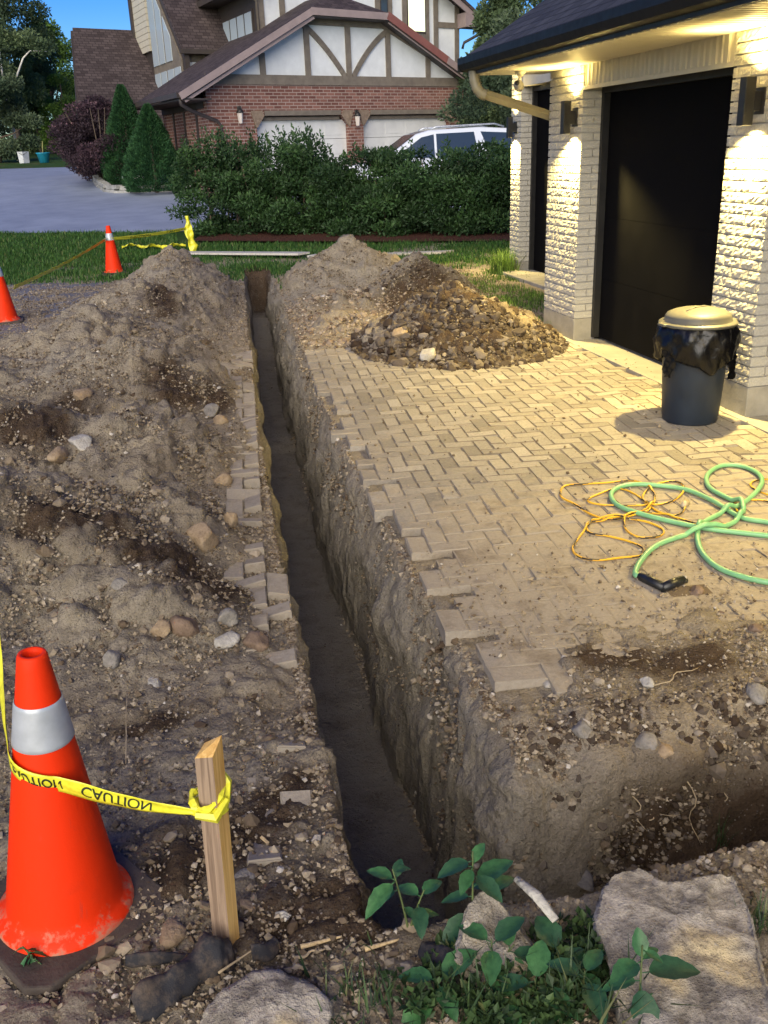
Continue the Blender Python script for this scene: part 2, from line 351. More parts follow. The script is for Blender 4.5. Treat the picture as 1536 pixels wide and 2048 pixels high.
def near_ground():
    def seq(a, b, st): return np.arange(a, b, st)
    # columns as (zone, value)
    Lc = np.unique(np.concatenate([seq(0, .16, .006), seq(.16, 1.4, .013), seq(1.4, 2.6, .03), np.geomspace(2.6, 6.6, 26)]))[::-1]
    Wl = np.linspace(0, .06, 20); Fc = np.linspace(.06, .44, 22); Wr = np.linspace(.44, .66, 52)
    Rc = np.unique(np.concatenate([seq(.02, .45, .010), seq(.45, 3.0, .022), np.geomspace(3.0, 4.5, 20)]))
    ys = [0.3]
    while ys[-1] < 17.2:
        y = ys[-1]; st = .012 if y < 1.6 else max(.011, .0052 * y)
        if y < 1.0: st = .03
        if 1.63 < y < 1.8: st = .006
        if 1.96 < y < 2.40: st = .008
        ys.append(y + st)
    ys = np.array(ys); xl, xr = XL(ys)[:, None], XR(ys)[:, None]
    wd = xr - xl
    X = np.concatenate([xl + (-6.3 - xl) * (Lc[None, :] / 6.6), xl + Wl[None, 1:], xl + .06 + (Fc[None, 1:] - .06) / .38 * (wd - .16), xr - .10 + (Wr[None, 1:] - .44) / .22 * .16, xr + .06 + (5.3 - xr - .06) * (Rc[None, :] / 4.5)], 1)
    Y = ys[:, None] + 0 * X
    Z = SURF(X, Y)
    gx = np.gradient(Z, axis=1) / np.maximum(np.gradient(X, axis=1), 1e-4); gy = np.gradient(Z, axis=0) / np.gradient(Y, axis=0)
    nl = np.sqrt(gx * gx + gy * gy + 1); nx, ny, nz = -gx / nl, -gy / nl, 1 / nl
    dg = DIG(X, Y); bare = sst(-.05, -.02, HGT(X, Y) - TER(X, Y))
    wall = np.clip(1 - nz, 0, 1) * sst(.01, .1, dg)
    n = fbm(X * 7, Y * 7, Z * 7, 5, 51, .6); n2 = fbm(X * 24, Y * 24, Z * 24, 3, 55); n3 = np.abs(fbm(X * 3, Y * 3, Z * 3, 3, 57))
    heap = sst(.02, .12, HGT(X, Y))
    d = n * (.020 + .034 * wall + .050 * heap) * (bare * .9 + .1) + n2 * (.009 + .010 * wall + .014 * heap) * bare + wall * n3 * .04
    bil = lambda k, s_: np.abs(vnoise(X * k + .3 * n, Y * k, Z * k, s_)) - .25
    cl_ = np.clip(.25 + heap + .5 * (Y < 3), 0, 1) * (dg < .06)
    patch = sst(-.25, .25, fbm(X * 1.3, Y * 1.3, 0, 3, 101))
    d = d + bare * cl_ * ((.075 * bil(6, 81) * heap + .034 * bil(13, 82)) * (.45 + .8 * patch) + .018 * bil(27, 83) + .008 * bil(55, 84))
    d = d + wall * (.035 * vnoise(X * 9, Y * 9, Z * 2.2, 85) + .06 * vnoise(X * 2.2, Y * 2.2, Z * 3.5, 86) + .02 * bil(16, 87) + .012 * bil(34, 88))
    d = d * np.where(dg > .7, .6, 1) * sst(17.2, 16.5, Y) * sst(.3, .5, Y)
    d = np.where((X > XR(Y) + .1) & (bare < .5), np.minimum(d, 0.002), d)
    V = np.stack([X + nx * d, Y + ny * d, Z + nz * d], -1)
    nr, nc = X.shape; idx = np.arange(nr * nc).reshape(nr, nc)
    F = np.stack([idx[:-1, :-1], idx[:-1, 1:], idx[1:, 1:], idx[1:, :-1]], -1).reshape(-1, 4)
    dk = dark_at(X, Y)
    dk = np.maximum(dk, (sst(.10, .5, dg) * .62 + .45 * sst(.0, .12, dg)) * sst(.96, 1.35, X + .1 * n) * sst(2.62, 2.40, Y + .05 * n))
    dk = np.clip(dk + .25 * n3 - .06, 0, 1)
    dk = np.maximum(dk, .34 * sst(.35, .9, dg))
    dk = np.where((Y < 2.1) & (dg < .05), np.maximum(dk, .14 + .3 * fbm(X * 2, Y * 2, 3, 3, 61)), dk)
    grey = np.where(dg > .05, .85, .35 + .4 * fbm(X * 1.2, Y * 1.2, 5, 3, 63)); grey = np.where((X > XR(Y)) & (Y < 9), grey * .5 + .2, grey)  # dug faces greyer: clay tone, plus grey skylight put into the colour
    grey = grey * (1 - .75 * sst(2.6, 2.35, Y) * sst(.9, 1.3, X))
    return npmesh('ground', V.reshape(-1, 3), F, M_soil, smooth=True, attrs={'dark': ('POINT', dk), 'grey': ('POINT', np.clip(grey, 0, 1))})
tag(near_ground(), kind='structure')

def sheet(name, xs, ys, m, dz, mask=None, attrs=None):
    X, Y = np.meshgrid(xs, ys); Z = TER(X, Y) + dz
    nr, nc = X.shape; idx = np.arange(nr * nc).reshape(nr, nc)
    F = np.stack([idx[:-1, :-1], idx[:-1, 1:], idx[1:, 1:], idx[1:, :-1]], -1).reshape(-1, 4)
    if mask is not None:
        cx = (X[:-1, :-1] + X[1:, 1:]) / 2; cy = (Y[:-1, :-1] + Y[1:, 1:]) / 2; F = F[~mask(cx, cy).ravel()]
    return tag(npmesh(name, np.stack([X, Y, Z], -1).reshape(-1, 3), F, m, smooth=True), kind='structure')
def lawn_fn(N):
    co = N.co(); a = N.noise(co, .7, 4, .6); b = N.noise(co, 12, 5, .7)
    c = N.mix(N.ramp(b, [(.3, 0.), (.7, 1.)]), (.018, .045, .010), (.05, .105, .022))
    c = N.mix(N.ramp(a, [(.5, 0.), (.72, .8)]), c, (.11, .085, .05))
    return {'Base Color': c, 'Normal': N.bump(b, .8, .03)}
M_lawn = mat('lawn', rough=.95, fn=lawn_fn, spec=.1)
xs = np.concatenate([[-400, -200, -100], np.arange(-60, -6.2, 3.), [-6.0], np.arange(-5, 5, 1.), [5.0], np.arange(6, 60, 3.), [100, 200, 400]])
ysf = np.concatenate([[-60, -20, -5], [.45], np.arange(1.5, 16.4, 1.5), [16.9], np.arange(17.5, 70, 1.5), [90, 120, 200, 400, 700]])
sheet('lawn', xs, ysf, M_lawn, 0, mask=lambda x, y: (x > -6) & (x < 5) & (y > .45) & (y < 16.9))
# asphalt beside the heaps, at the left
def asph_fn(a, b):
    def fn(N):
        co = N.co(); n = N.noise(co, 1.1, 5, .6); m = N.noise(co, 220, 3, .6)
        c = N.mix(N.ramp(n, [(.3, 0.), (.7, 1.)]), a, b); c = N.mix(N.ramp(m, [(.4, .35), (.62, 0.)]), c, N.mix(1., c, .55, 'MULTIPLY'))
        return {'Base Color': c, 'Normal': N.bump(m, .5, .004)}
    return fn
M_asph = mat('old_asphalt', rough=.8, fn=asph_fn((.12, .12, .13), (.20, .195, .20)))
M_drive = mat('neighbour_asphalt', rough=.62, fn=asph_fn((.22, .26, .34), (.32, .37, .47)), spec=.6)
def strip(name, near, far, m, dz, n=40, k=30, jag=0):
    """sheet between two polylines given in world x,y"""
    def res(pl, n):
        pl = np.array(pl, float); t = np.linspace(0, len(pl) - 1, n); return np.stack([np.interp(t, range(len(pl)), pl[:, 0]), np.interp(t, range(len(pl)), pl[:, 1])], -1)
    A, B = res(near, n), res(far, n)
    if jag: A[:, 1] += jag * fbm(A[:, 0] * 2, A[:, 1], 0, 3, 71)
    t = np.linspace(0, 1, k)[:, None, None]; P = A[None] * (1 - t) + B[None] * t; Z = TER(P[..., 0], P[..., 1]) + dz
    V = np.concatenate([P, Z[..., None]], -1); idx = np.arange(n * k).reshape(k, n)
    F = np.stack([idx[:-1, :-1], idx[:-1, 1:], idx[1:, 1:], idx[1:, :-1]], -1).reshape(-1, 4)
    return tag(npmesh(name, V.reshape(-1, 3), F, m, smooth=True), kind='structure')
strip('asphalt_yard', [(-6.2, 2.0), (-1.9, 2.2), (-1.2, 9.2)], [(-6.2, 15.2), (-3, 15.3), (-1.0, 15.0)], M_asph, .012, jag=.3)
strip('neighbour_driveway', [(-60, 62), (-12, 29.5)] + [tuple(hit(*p, 'flat').xy) for p in ((2, 468), (180, 466), (330, 466), (600, 452), (1000, 440))], [(-60, 100), (-14, 50), (-6, 46.5), (-1, 44), (6, 38), (22, 32)], M_drive, .014, n=60, k=40)

# ------------------------------------------------------------------ herringbone block paving
def paver_fn(N):
    co = N.co(); r = N.attr('rnd'); n = N.noise(co, 60, 5, .7); g = N.noise(co, 260, 3, .6); w = N.noise(co, 2.2, 5, .6); k = N.noise(co, 14, 4, .6)
    c = N.ramp(r, [(0, (.21, .19, .16)), (.5, (.29, .265, .225)), (1, (.37, .34, .29))])
    c = N.mix(N.ramp(n, [(.35, .55), (.6, 0.)]), c, N.mix(1., c, .55, 'MULTIPLY'))
    dust = N.math('ADD', N.attr('dust'), N.math('ADD', N.math('MULTIPLY', N.math('SUBTRACT', w, .5), 1.3), N.math('MULTIPLY', N.math('SUBTRACT', k, .5), .9)))
    c = N.mix(N.ramp(dust, [(.35, 0.), (.75, .95)]), c, N.mix(n, (.22, .185, .14), (.43, .38, .30)))
    wet = N.attr('wet'); c = N.mix(N.ramp(N.math('ADD', wet, N.math('MULTIPLY', N.math('SUBTRACT', k, .5), .7)), [(.45, 0.), (.6, .8)]), c, (.09, .06, .035))
    dm = N.noise(co, 5, 6, .7); c = N.mix(N.math('MULTIPLY', N.ramp(dust, [(.3, 0.), (.8, 1.)]), N.ramp(dm, [(.5, 0.), (.68, .7)])), c, (.13, .095, .06)); c = N.mix(N.ramp(g, [(.62, 0.), (.7, .35)]), c, (.5, .46, .38))
    return {'Base Color': c, 'Normal': N.bump(n, .7, .006, N.bump(g, .4, .002))}
M_paver = mat('paver', rough=.9, fn=paver_fn, spec=.25)
M_joint = mat('joint_sand', rough=.98, spec=.1, fn=lambda N: {'Base Color': N.mix(N.ramp(N.math('ADD', N.attr('dust'), N.noise(N.co(), 9, 4)), [(.6, 0.), (1.0, 1.)]), (.14, .118, .092), (.30, .26, .20))})
def pavers():
    V = []; F = []; MI = []; RN = []; DU = []; WE = []
    L, Wd = .192, .096; ang = rad(-4.5); ca, sa = math.cos(ang), math.sin(ang); rng = random.Random(5)
    wp = hit(1385, 1200)
    def put(a0, b0, a1, b1):
        cx, cy = (a0 + a1) / 2, (b0 + b1) / 2
        X, Y = cx * ca - cy * sa + 1.6, cx * sa + cy * ca + 5
        hx = L / 2 + .01
        right = X > .6
        if right:
            if X > 3.44 + (.08 if 2.7 < Y < 8.2 else 0) or Y < 2.22 or Y > 9.0 or (X > 1.02 and Y < 2.56 + .12 * float(vnoise(X * 3., 1., 2.))): return
            e = min(XR(Y), XR(Y + .1), XR(Y - .1))
            lim = float(XR(Y)) + .015 + (.5 * abs(a1 - a0)) * .92 + .035 * float(vnoise(Y * 3.1, 2., 5.))
            if X < lim: return
            # stretches where the edge blocks were pulled out
            for y0, y1, dx in ((2.3, 2.62, .16), (2.85, 3.05, .14), (3.3, 3.5, .12), (4.6, 4.75, .1), (5.2, 5.5, .12), (6.2, 6.45, .1), (3.62, 4.3, .06)):
                if y0 < Y < y1 and X < XR(Y) + dx + (.5 * abs(a1 - a0)): return
        else:
            if Y < 2.0 or Y > 8.8 or X < XL(Y) - .26: return
            if Y < 3.3 and rng.random() < .5: return
            if X > float(XL(Y)) - .5 * abs(a1 - a0) * .9 + .012 + .02 * float(vnoise(Y * 3.3, 9., 5.)): return
            if rng.random() < .07: return
        dz = rng.uniform(-.0015, .0015) + (0 if right else rng.uniform(-.006, .004)); tx, ty = rng.gauss(0, .003), rng.gauss(0, .003)
        if not right: tx *= 6; ty *= 5
        cut = .0040; g = .0 if right else .002
        ring = lambda o, z: [(a0 + o, b0 + o, z), (a1 - o, b0 + o, z), (a1 - o, b1 - o, z), (a0 + o, b1 - o, z)]
        jz = -.006 if Y > 3.8 or not right else -.0012
        pts = ring(g, -.064) + ring(g, jz) + ring(cut, jz + .0005) + ring(cut + .003, 0.0)
        b = len(V)
        for p, q, z in pts:
            V.append((p * ca - q * sa + 1.6, p * sa + q * ca + 5, z + dz + tx * (p - cx) * 10 + ty * (q - cy) * 10))
        fs = [(i, (i + 1) % 4, 4 + (i + 1) % 4, 4 + i) for i in range(4)] + [(4 + i, 4 + (i + 1) % 4, 8 + (i + 1) % 4, 8 + i) for i in range(4)]
        fs += [(8 + i, 8 + (i + 1) % 4, 12 + (i + 1) % 4, 12 + i) for i in range(4)] + [(12, 13, 14, 15)]
        r = min(1, max(0, rng.gauss(.5, .24)))
        du = 1.25 - .98 * float(sst(3.1, 4.9, Y - .25 * float(vnoise(X * 2., Y * 2., 4.)))) if right else .8
        du = max(du, .55 * float(sst(1.5, .9, X)) if Y > 3 else du, .6 * float(sst(7.6, 8.6, Y)))
        we = max(0, 1 - math.hypot((X - wp.x) / .24, (Y - wp.y) / .12)) * 1.2
        for k, q in enumerate(fs):
            F.append([b + i for i in q]); MI.append(1 if 4 <= k < 12 else 0); RN.append(r); DU.append(du); WE.append(we)
    n = 60
    for i in range(-n, n):
        for j in range(-n, n):     # 90 degree herringbone, two blocks per lattice step
            ox = (i + 2 * j) * Wd; oy = (i - 2 * j) * Wd
            if abs(ox) > 3 or abs(oy) > 5: continue
            put(ox, oy, ox + L, oy + Wd)
            put(ox, oy + Wd, ox + Wd, oy + Wd + L)
    o = npmesh('paved_driveway', V, F, [M_paver, M_joint], attrs={'rnd': ('FACE', RN), 'dust': ('FACE', DU), 'wet': ('FACE', WE)}, mi=MI)
    tag(o, kind='structure')
pavers()

# ------------------------------------------------------------------ the garage at the right
M_conc = varied('concrete', (.30, .285, .25), .9, 5, .3, 50, .5, .006)
def wbrick_fn(N):
    co = N.co(); n = N.noise(co, 90, 5, .7); k = N.noise(co, 16, 4, .6)
    c = N.mix(N.ramp(n, [(.3, 0.), (.6, 1.)]), (.33, .32, .29), (.46, .445, .40)); c = N.mix(N.ramp(k, [(.5, 0.), (.8, .3)]), c, (.33, .31, .27))
    return {'Base Color': c, 'Normal': N.bump(n, .5, .004, N.bump(k, .3, .006))}
M_wbrick = mat('white_split_brick', rough=.85, fn=wbrick_fn, spec=.25)
M_wmort = varied('white_mortar', (.42, .40, .37), .95, 12, .2)
M_black = varied('black_metal', (.012, .012, .013), .5, 12, .2, 60, .1, .001)
M_door = varied('black_door', (.004, .004, .005), .75, 5, .3, 200, .25, .001, spec=.04)
M_soff = varied('cream_soffit', (.62, .58, .48), .35, 6, .1, 40, .05, .001)
M_clad = varied('cream_cladding', (.50, .47, .40), .45, 6, .12, 25, .25, .004)
def roof_mat(name, a, b, sc=(1, 1)):
    def fn(N):
        uv = N.co('UV'); t = N.new('ShaderNodeTexBrick'); N.t.links.new(uv, t.inputs['Vector'])
        for k, v in (('Scale', 1.), ('Mortar Size', .012), ('Mortar Smooth', .4), ('Brick Width', .24 * sc[0]), ('Row Height', .14 * sc[1]), ('Bias', 0.)): t.inputs[k].default_value = v
        t.offset = .43
        t.inputs['Color1'].default_value = (*a, 1); t.inputs['Color2'].default_value = (*b, 1); t.inputs['Mortar'].default_value = (*(x * .45 for x in a), 1)
        n = N.noise(N.co(), 3, 5, .6); g = N.noise(N.co(), 120, 3, .6)
        c = N.mix(N.ramp(n, [(.3, .5), (.65, 0.)]), t.outputs[0], N.mix(1., t.outputs[0], .6, 'MULTIPLY'))
        return {'Base Color': c, 'Normal': N.bump(g, .5, .004, N.bump(t.outputs[1], -.7, .012))}
    return mat(name, rough=.9, fn=fn, spec=.25)
M_roofd = roof_mat('dark_shingle', (.028, .030, .040), (.060, .064, .078))
M_roofb = roof_mat('brown_shingle', (.048, .036, .036), (.098, .076, .074), (1, 1.05))
GX = 3.6
gar = empty('garage', (GX, 7, 0)); tag(gar, 'white brick garage with black doors and dark roof beside the paved driveway', 'garage')
GI = (-GX, -7, 0)
def keep(o, p=None):
    """parent while keeping world place"""
    p = p or gar; o.parent = p; o.matrix_parent_inverse = Matrix.Translation(-Vector(p.location)) if p.rotation_euler.z == 0 else p.matrix_basis.inverted()
    return o
def brick_face(mb, P0, du, L, z0, z1, nrm, first=0.0, blen=.195, h=.0675, seed=0, rough=.0042):
    """courses of rough split bricks standing proud of a mortar plane; P0 origin, du unit direction, nrm outward"""
    r = random.Random(seed); nz = int(round((z1 - z0) / h)); hh = (z1 - z0) / nz; du = Vector(du); nrm = Vector(nrm)
    for c in range(nz):
        x = -(c % 2) * blen / 2 - first
        while x < L - .01:
            a, b = max(0, x), min(L, x + blen); x += blen
            if b - a < .02: continue
            a0, b0 = a + (.004 if a > 0 else 0), b - (.004 if b < L else 0); zz0, zz1 = z0 + c * hh + .005, z0 + (c + 1) * hh - .005
            nx, ny = max(3, int((b0 - a0) / .022)), 4; vs = []; fs = []
            for j in range(ny + 1):
                for i in range(nx + 1):
                    e = (0 < i < nx) and (0 < j < ny); ee = min(i, nx - i, 1) + min(j, ny - j, 1)
                    d = .012 + (r.uniform(.0, rough * 1.7) if e else r.uniform(0, .003))
                    vs.append(Vector(P0) + du * (a0 + (b0 - a0) * i / nx) + nrm * d + Vector((0, 0, zz0 + (zz1 - zz0) * j / ny)))
            k = nx + 1
            for j in range(ny):
                for i in range(nx): fs.append((j * k + i, j * k + i + 1, (j + 1) * k + i + 1, (j + 1) * k + i))
            # rim back to the mortar plane
            rim = [j for j in range(k)] + [j * k + nx for j in range(1, ny + 1)] + [ny * k + i for i in range(nx - 1, -1, -1)] + [j * k for j in range(ny - 1, 0, -1)]
            nb = len(vs); vs += [vs[i] - nrm * ((vs[i] - Vector(P0)).dot(nrm) + .004) for i in rim]; m = len(rim)
            fs += [(rim[(i + 1) % m], rim[i], nb + i, nb + (i + 1) % m) for i in range(m)]
            if du.cross(Vector((0, 0, 1))).dot(nrm) < 0: fs = [tuple(reversed(q)) for q in fs]
            mb.add(vs, fs)
PIERS = [(5.28, 5.80), (8.08, 8.82), (2.45, 3.02)]
SOF = 2.345; HB = 2.15; DXX = 3.80
for k, (y0, y1) in enumerate(PIERS):
    mb = MB(); mb.box(GX + .0, DXX, y0 + .012, y1 - .012, .20, SOF + .05); core = mb
    p = core.build('mortar', M_wmort); keep(p)
    b = MB(); brick_face(b, (GX, y1, 0), (0, -1, 0), y1 - y0, .205, SOF, (-1, 0, 0), seed=k)
    brick_face(b, (GX, y0 + .012, 0), (1, 0, 0), .19, .205, SOF, (0, -1, 0), seed=k + 10, rough=.0015)
    o = b.build('brick_pier', M_wbrick); keep(o)
    f = MB().box(GX - .014, DXX, y0 - .004, y1 + .004, -.2, .205).build('foundation', M_conc, bevel=.006); keep(f)
# header cladding over each door: vertical crimped sheet
def corrug(y0, y1, z0, z1, x, name, m, amp=.010, per=.075):
    n = int((y1 - y0) / .006); mb = MB(); vs = []; 
    for i in range(n + 1):
        y = y0 + (y1 - y0) * i / n; t = (y / per) % 1; dx = amp * (math.exp(-((t - .5) / .10) ** 2)) + .0025 * math.sin(y * 31) + .0025 * math.sin(y * 13)
        vs += [(x - dx, y, z0), (x - dx - .002 * math.sin(y * 47), y, z1)]
    mb.add(vs, [(2 * i, 2 * i + 1, 2 * i + 3, 2 * i + 2) for i in range(n)]); mb.box(x + .004, x + .18, y0, y1, z0 + .003, z1)
    mb.box(x - .014, x + .002, y0, y1, z0 - .03, z0)
    return keep(mb.build(name, m))
corrug(5.802, 8.078, HB + .03, SOF, GX + .0, 'header', M_clad); corrug(3.022, 5.278, HB + .03, SOF, GX, 'header', M_clad)
def garage_door(y0, y1, x, z0, z1, name='garage_door', mtl=None, rows=4):
    mb = MB(); hh = (z1 - z0) / rows
    for i in range(rows): mb.box(x, x + .05, y0, y1, z0 + i * hh + .0015, z0 + (i + 1) * hh - .0015)
    mb.box(x + .003, x + .05, y0, y1, z0, z1); d = keep(mb.build(name, mtl or M_door))
    f = MB(); f.box(x - .06, x + .05, y0 - .001, y0 + .05, z0, z1); f.box(x - .06, x + .05, y1 - .05, y1 + .001, z0, z1); f.box(x - .06, x + .05, y0 + .05, y1 - .05, z1 - .06, z1)
    fr = f.build('door_frame', M_black); fr.parent = d; 
    return d
garage_door(5.80, 8.08, DXX + .02, .03, HB + .03); garage_door(3.02, 5.28, DXX + .02, .03, HB + .03)
# body of the building, inner walls, set-back wing
w = MB(); w.box(3.9, 9.0, 1.0, 8.80, -.2, SOF); w.box(GX + .012, 3.9, 1.0, 2.45, -.2, SOF)
keep(w.build('wall', M_wmort))
SX = 4.82
w2 = MB(); w2.box(SX + .25, 9.0, 8.80, 13.17, -.2, 2.95)
keep(w2.build('wall', M_wmort))
b = MB(); brick_face(b, (SX, 13.19, 0), (0, -1, 0), .37, .17, 2.9, (-1, 0, 0), seed=31); brick_face(b, (SX, 12.83, 0), (1, 0, 0), .24, .17, 2.9, (0, -1, 0), seed=32, rough=.0015)
b.mi = 1; b.box(SX, SX + .26, 12.832, 13.18, .1, 2.9); keep(b.build('brick_pier', [M_wbrick, M_wmort]))
keep(MB().box(SX - .012, SX + .27, 12.82, 13.20, -.2, .17).build('foundation', M_conc, bevel=.006))
garage_door(9.9, 12.82, SX + .20, .05, 2.44, rows=5)
keep(MB().box(SX, SX + .26, 8.83, 12.815, 2.445, 2.9).build('header', M_clad))
keep(MB().box(SX, SX + .26, 8.83, 9.9, -.1, 2.44).build('wall', M_wbrick))
keep(MB().box(SX - .28, SX + .2, 9.0, 12.9, -.1, .055).build('door_step', M_conc, bevel=.01))
keep(MB().box(3.53, DXX + .05, 2.6, 8.30, -.12, .006).build('apron', varied('apron_concrete', (.30, .285, .25), .9, 4, .25, 60, .4, .004), bevel=.004))
# roof: one slope towards the driveway, ridge behind, gutter, fascia, soffit
EX = 2.90; PT = .60
def roofslab(x0, z0, x1, y0, y1, name='roof'):
    z1 = z0 + (x1 - x0) * PT; mb = MB()
    mb.prism([(x0, z0), (x1, z1), (2 * x1 - x0, z0), (2 * x1 - x0, z0 - .05), (x1, z1 - .07), (x0, z0 - .05)], y0, y1); return keep(mb.build(name, M_roofd))
roofslab(EX - .03, 2.515, 6.6, .6, 9.12); roofslab(4.62, 2.93, 6.7, 9.13, 13.5)
g = MB(); g.prism([(EX, 2.375), (EX - .075, 2.39), (EX - .10, 2.44), (EX - .10, 2.495), (EX - .085, 2.495), (EX - .085, 2.45), (EX - .06, 2.405), (EX, 2.39)], .6, 9.16)
g.box(EX - .10, EX, 9.155, 9.165, 2.38, 2.495); keep(g.build('gutter', varied('gutter_black', (.008, .009, .011), .5, 10, .2, 40, .05, .001, spec=.25)))
keep(MB().box(EX + .002, EX + .028, .6, 9.14, 2.35, 2.50).build('fascia', M_black))
keep(MB().box(EX + .03, GX + 3.0, 9.10, 9.13, 2.36, 2.50).build('fascia', M_black))
sfm = MB(); y = .62
while y < 9.09:   # ribbed soffit panels running across the overhang
    sfm.prism([(y, SOF + .022), (y + .012, SOF), (y + .062, SOF), (y + .068, SOF + .012), (y + .074, SOF), (y + .08, SOF + .022), (y + .08, SOF + .03), (y, SOF + .03)], EX + .03, GX + .02, 'x'); y += .08
keep(sfm.build('soffit', M_soff))
# gable end triangle of the garage
keep(MB().prism([(3.0, 2.5), (6.6, 2.5 + 3.55 * PT), (10.2, 2.5)], 8.80, 8.9).build('gable', M_clad))
# downspout from gutter end to the wall
ds = MB(); pth = [(2.90, 8.98, 2.385), (2.905, 8.975, 2.30), (2.925, 8.965, 2.23), (2.965, 8.955, 2.185), (3.02, 8.94, 2.165)]
el = []
for i in range(len(pth) - 1):
    for t in range(6): el.append(Vector(pth[i]).lerp(Vector(pth[i + 1]), t / 6))
ds.tube(el, [.047 + (.006 if i % 2 else 0) for i in range(len(el))], 12)
ds.tube([(3.0, 8.945, 2.175), (3.74, 8.90, 1.94)], .043, 4, smooth=False, ell=.8); ds.tube([(3.73, 8.90, 1.95), (3.78, 8.90, 1.90), (3.79, 8.90, 1.80), (3.79, 8.90, .15)], .043, 4, smooth=False, ell=.8)
keep(ds.build('downspout', varied('cream_downspout', (.20, .18, .12), .4, 8, .15)))
# small flood camera under the soffit
fc = MB(); fc.lathe([(.0, .0), (.045, 0), (.05, -.012), (.03, -.03), (.02, -.05)], 16, (3.22, 8.62, SOF)); fc.tube([(3.22, 8.62, SOF - .04), (3.19, 8.58, SOF - .09)], .014, 8)
cmr = empty('security_camera', (3.22, 8.62, SOF)); tag(cmr, 'small rounded security camera hanging from the soffit corner beside the downspout', 'camera')
keep(fc.build('mount', M_soff), cmr)
hd = MB(); hd.lathe([(0, .05), (.028, .045), (.042, .02), (.045, -.02), (.035, -.055), (0, -.06)], 16); o = hd.build('camera_head', varied('grey_plastic', (.25, .24, .22), .5)); o.rotation_euler = (rad(70), 0, rad(-35)); o.location = (-.04, -.06, -.12); o.parent = cmr
ln = MB(); ln.lathe([(0, .052), (.02, .050), (.024, .04)], 12); o2 = ln.build('lens', M_black); o2.parent = o

# wall sconces: real up and down lamps
M_glow = mat('lamp_lens', (1, .9, .6), .4, fn=lambda N: {'Emission Color': (1., .78, .38, 1), 'Emission Strength': 12.0})
WARM = (1.0, .75, .25)
LAMPP = 0.93
def sconce(x, y, zc, h, label, wall, k=1.0):
    r = empty('wall_sconce', (x, y, zc)); tag(r, label, 'wall lamp', 'black up and down lamps on the garage piers')
    w = .034; d = .105; hh = h / 2; t = MB(); th = .006
    for a in ((-d - w, -d - w + th, -w, w), (-d + w - th, -d + w, -w, w), (-d - w + th, -d + w - th, -w, -w + th), (-d - w + th, -d + w - th, w - th, w)): t.box(a[0], a[1], a[2], a[3], -hh, hh)
    t.build('shade', M_black, r, bevel=.0015)
    MB().box(-d + w, .0, -.022, .022, -.055, .055).build('bracket', M_black, r, bevel=.003)
    MB().box(-.022, -.012, -.055, .055, -.075, .075).build('back_plate', M_black, r, bevel=.003)
    for z in (-hh + .012, hh - .016): MB().box(-d - w + th, -d + w - th, -w + th, w - th, z, z + .004).build('lens', M_glow, r)
    for s in (-1, 1):
        for nm, ang, bl, e in (('beam', 50, .8, 42), ('spill', 136, .5, 120 if s < 0 else 17)):
            L = bpy.data.lights.new(nm, 'SPOT'); L.energy = e * LAMPP * k; L.color = WARM; L.spot_size = rad(ang); L.spot_blend = bl; L.shadow_soft_size = .022
            lo = bpy.data.objects.new('lamp_' + nm, L); COL.objects.link(lo); lo.parent = r; lo.location = (-d, 0, s * (hh + .006))
            lo.rotation_euler = (0, 0, 0) if s < 0 else (math.pi, 0, 0)
    return r
sconce(GX, 5.48, 1.935, .27, 'black up and down wall lamp on the brick pier behind the bin', GX, 1.3)
sconce(GX, 8.22, 1.94, .265, 'black up and down wall lamp on the brick pier left of the near garage door', GX, 1.15)
sconce(SX, 13.01, 1.945, .26, 'black up and down wall lamp on the farthest, set-back brick pier', SX)
sconce(GX, 2.74, 1.935, .27, 'black up and down wall lamp on the brick pier nearest the viewer', GX, .6)

# ------------------------------------------------------------------ neighbouring timbered house
HA, HBn = rad(65), rad(-14)
HU = Vector((math.sin(HA), math.cos(HA), 0)); HV = Vector((math.sin(HBn), math.cos(HBn), 0)); HO = Vector((1.42, 28.3, 0))
def HT(p): return HO + HU * p.x + HV * p.y + Vector((0, 0, p.z))
def HM(): return MB(T=HT)
house = empty('house', HO); tag(house, 'red brick house with white and brown timbered gables and brown shingle roofs across the driveway', 'house')
def hb(mb, name, m, p=None, bevel=0):
    o = mb.build(name, m, None, bevel); o.parent = p or house
    o.matrix_parent_inverse = Matrix.Translation(-HO) if p is None else Matrix.Identity(4); return o
def rbrick_fn(N):
    t = N.new('ShaderNodeTexBrick'); N.t.links.new(N.co('UV'), t.inputs['Vector']); t.offset = .5
    for k, v in (('Scale', 1.), ('Mortar Size', .011), ('Mortar Smooth', .2), ('Brick Width', .27), ('Row Height', .088), ('Bias', 0.)): t.inputs[k].default_value = v
    t.inputs['Color1'].default_value = (.13, .055, .045, 1); t.inputs['Color2'].default_value = (.235, .115, .09, 1); t.inputs['Mortar'].default_value = (.34, .27, .235, 1)
    n = N.noise(N.co(), 2.5, 5, .6); g = N.noise(N.co(), 60, 3, .6)
    c = N.mix(N.ramp(n, [(.35, .3), (.6, 0.)]), t.outputs[0], N.mix(1., t.outputs[0], .6, 'MULTIPLY'))
    return {'Base Color': c, 'Normal': N.bump(g, .4, .006, N.bump(t.outputs[1], -.6, .015))}
M_rbrick = mat('red_brick', rough=.9, fn=rbrick_fn, spec=.2)
M_stucco = varied('white_stucco', (.66, .69, .70), .85, 3, .10, 80, .3, .004)
M_timber = varied('brown_timber', (.17, .145, .115), .75, 5, .25, 40, .3, .004)
M_fascia = varied('mauve_fascia', (.30, .235, .225), .55, 3, .15, 30, .15, .002)
M_fasred = varied('red_fascia', (.22, .085, .07), .6, 3, .15, 30, .15, .002)
M_dbrown = varied('dark_brown_trim', (.05, .04, .035), .6, 4, .25)
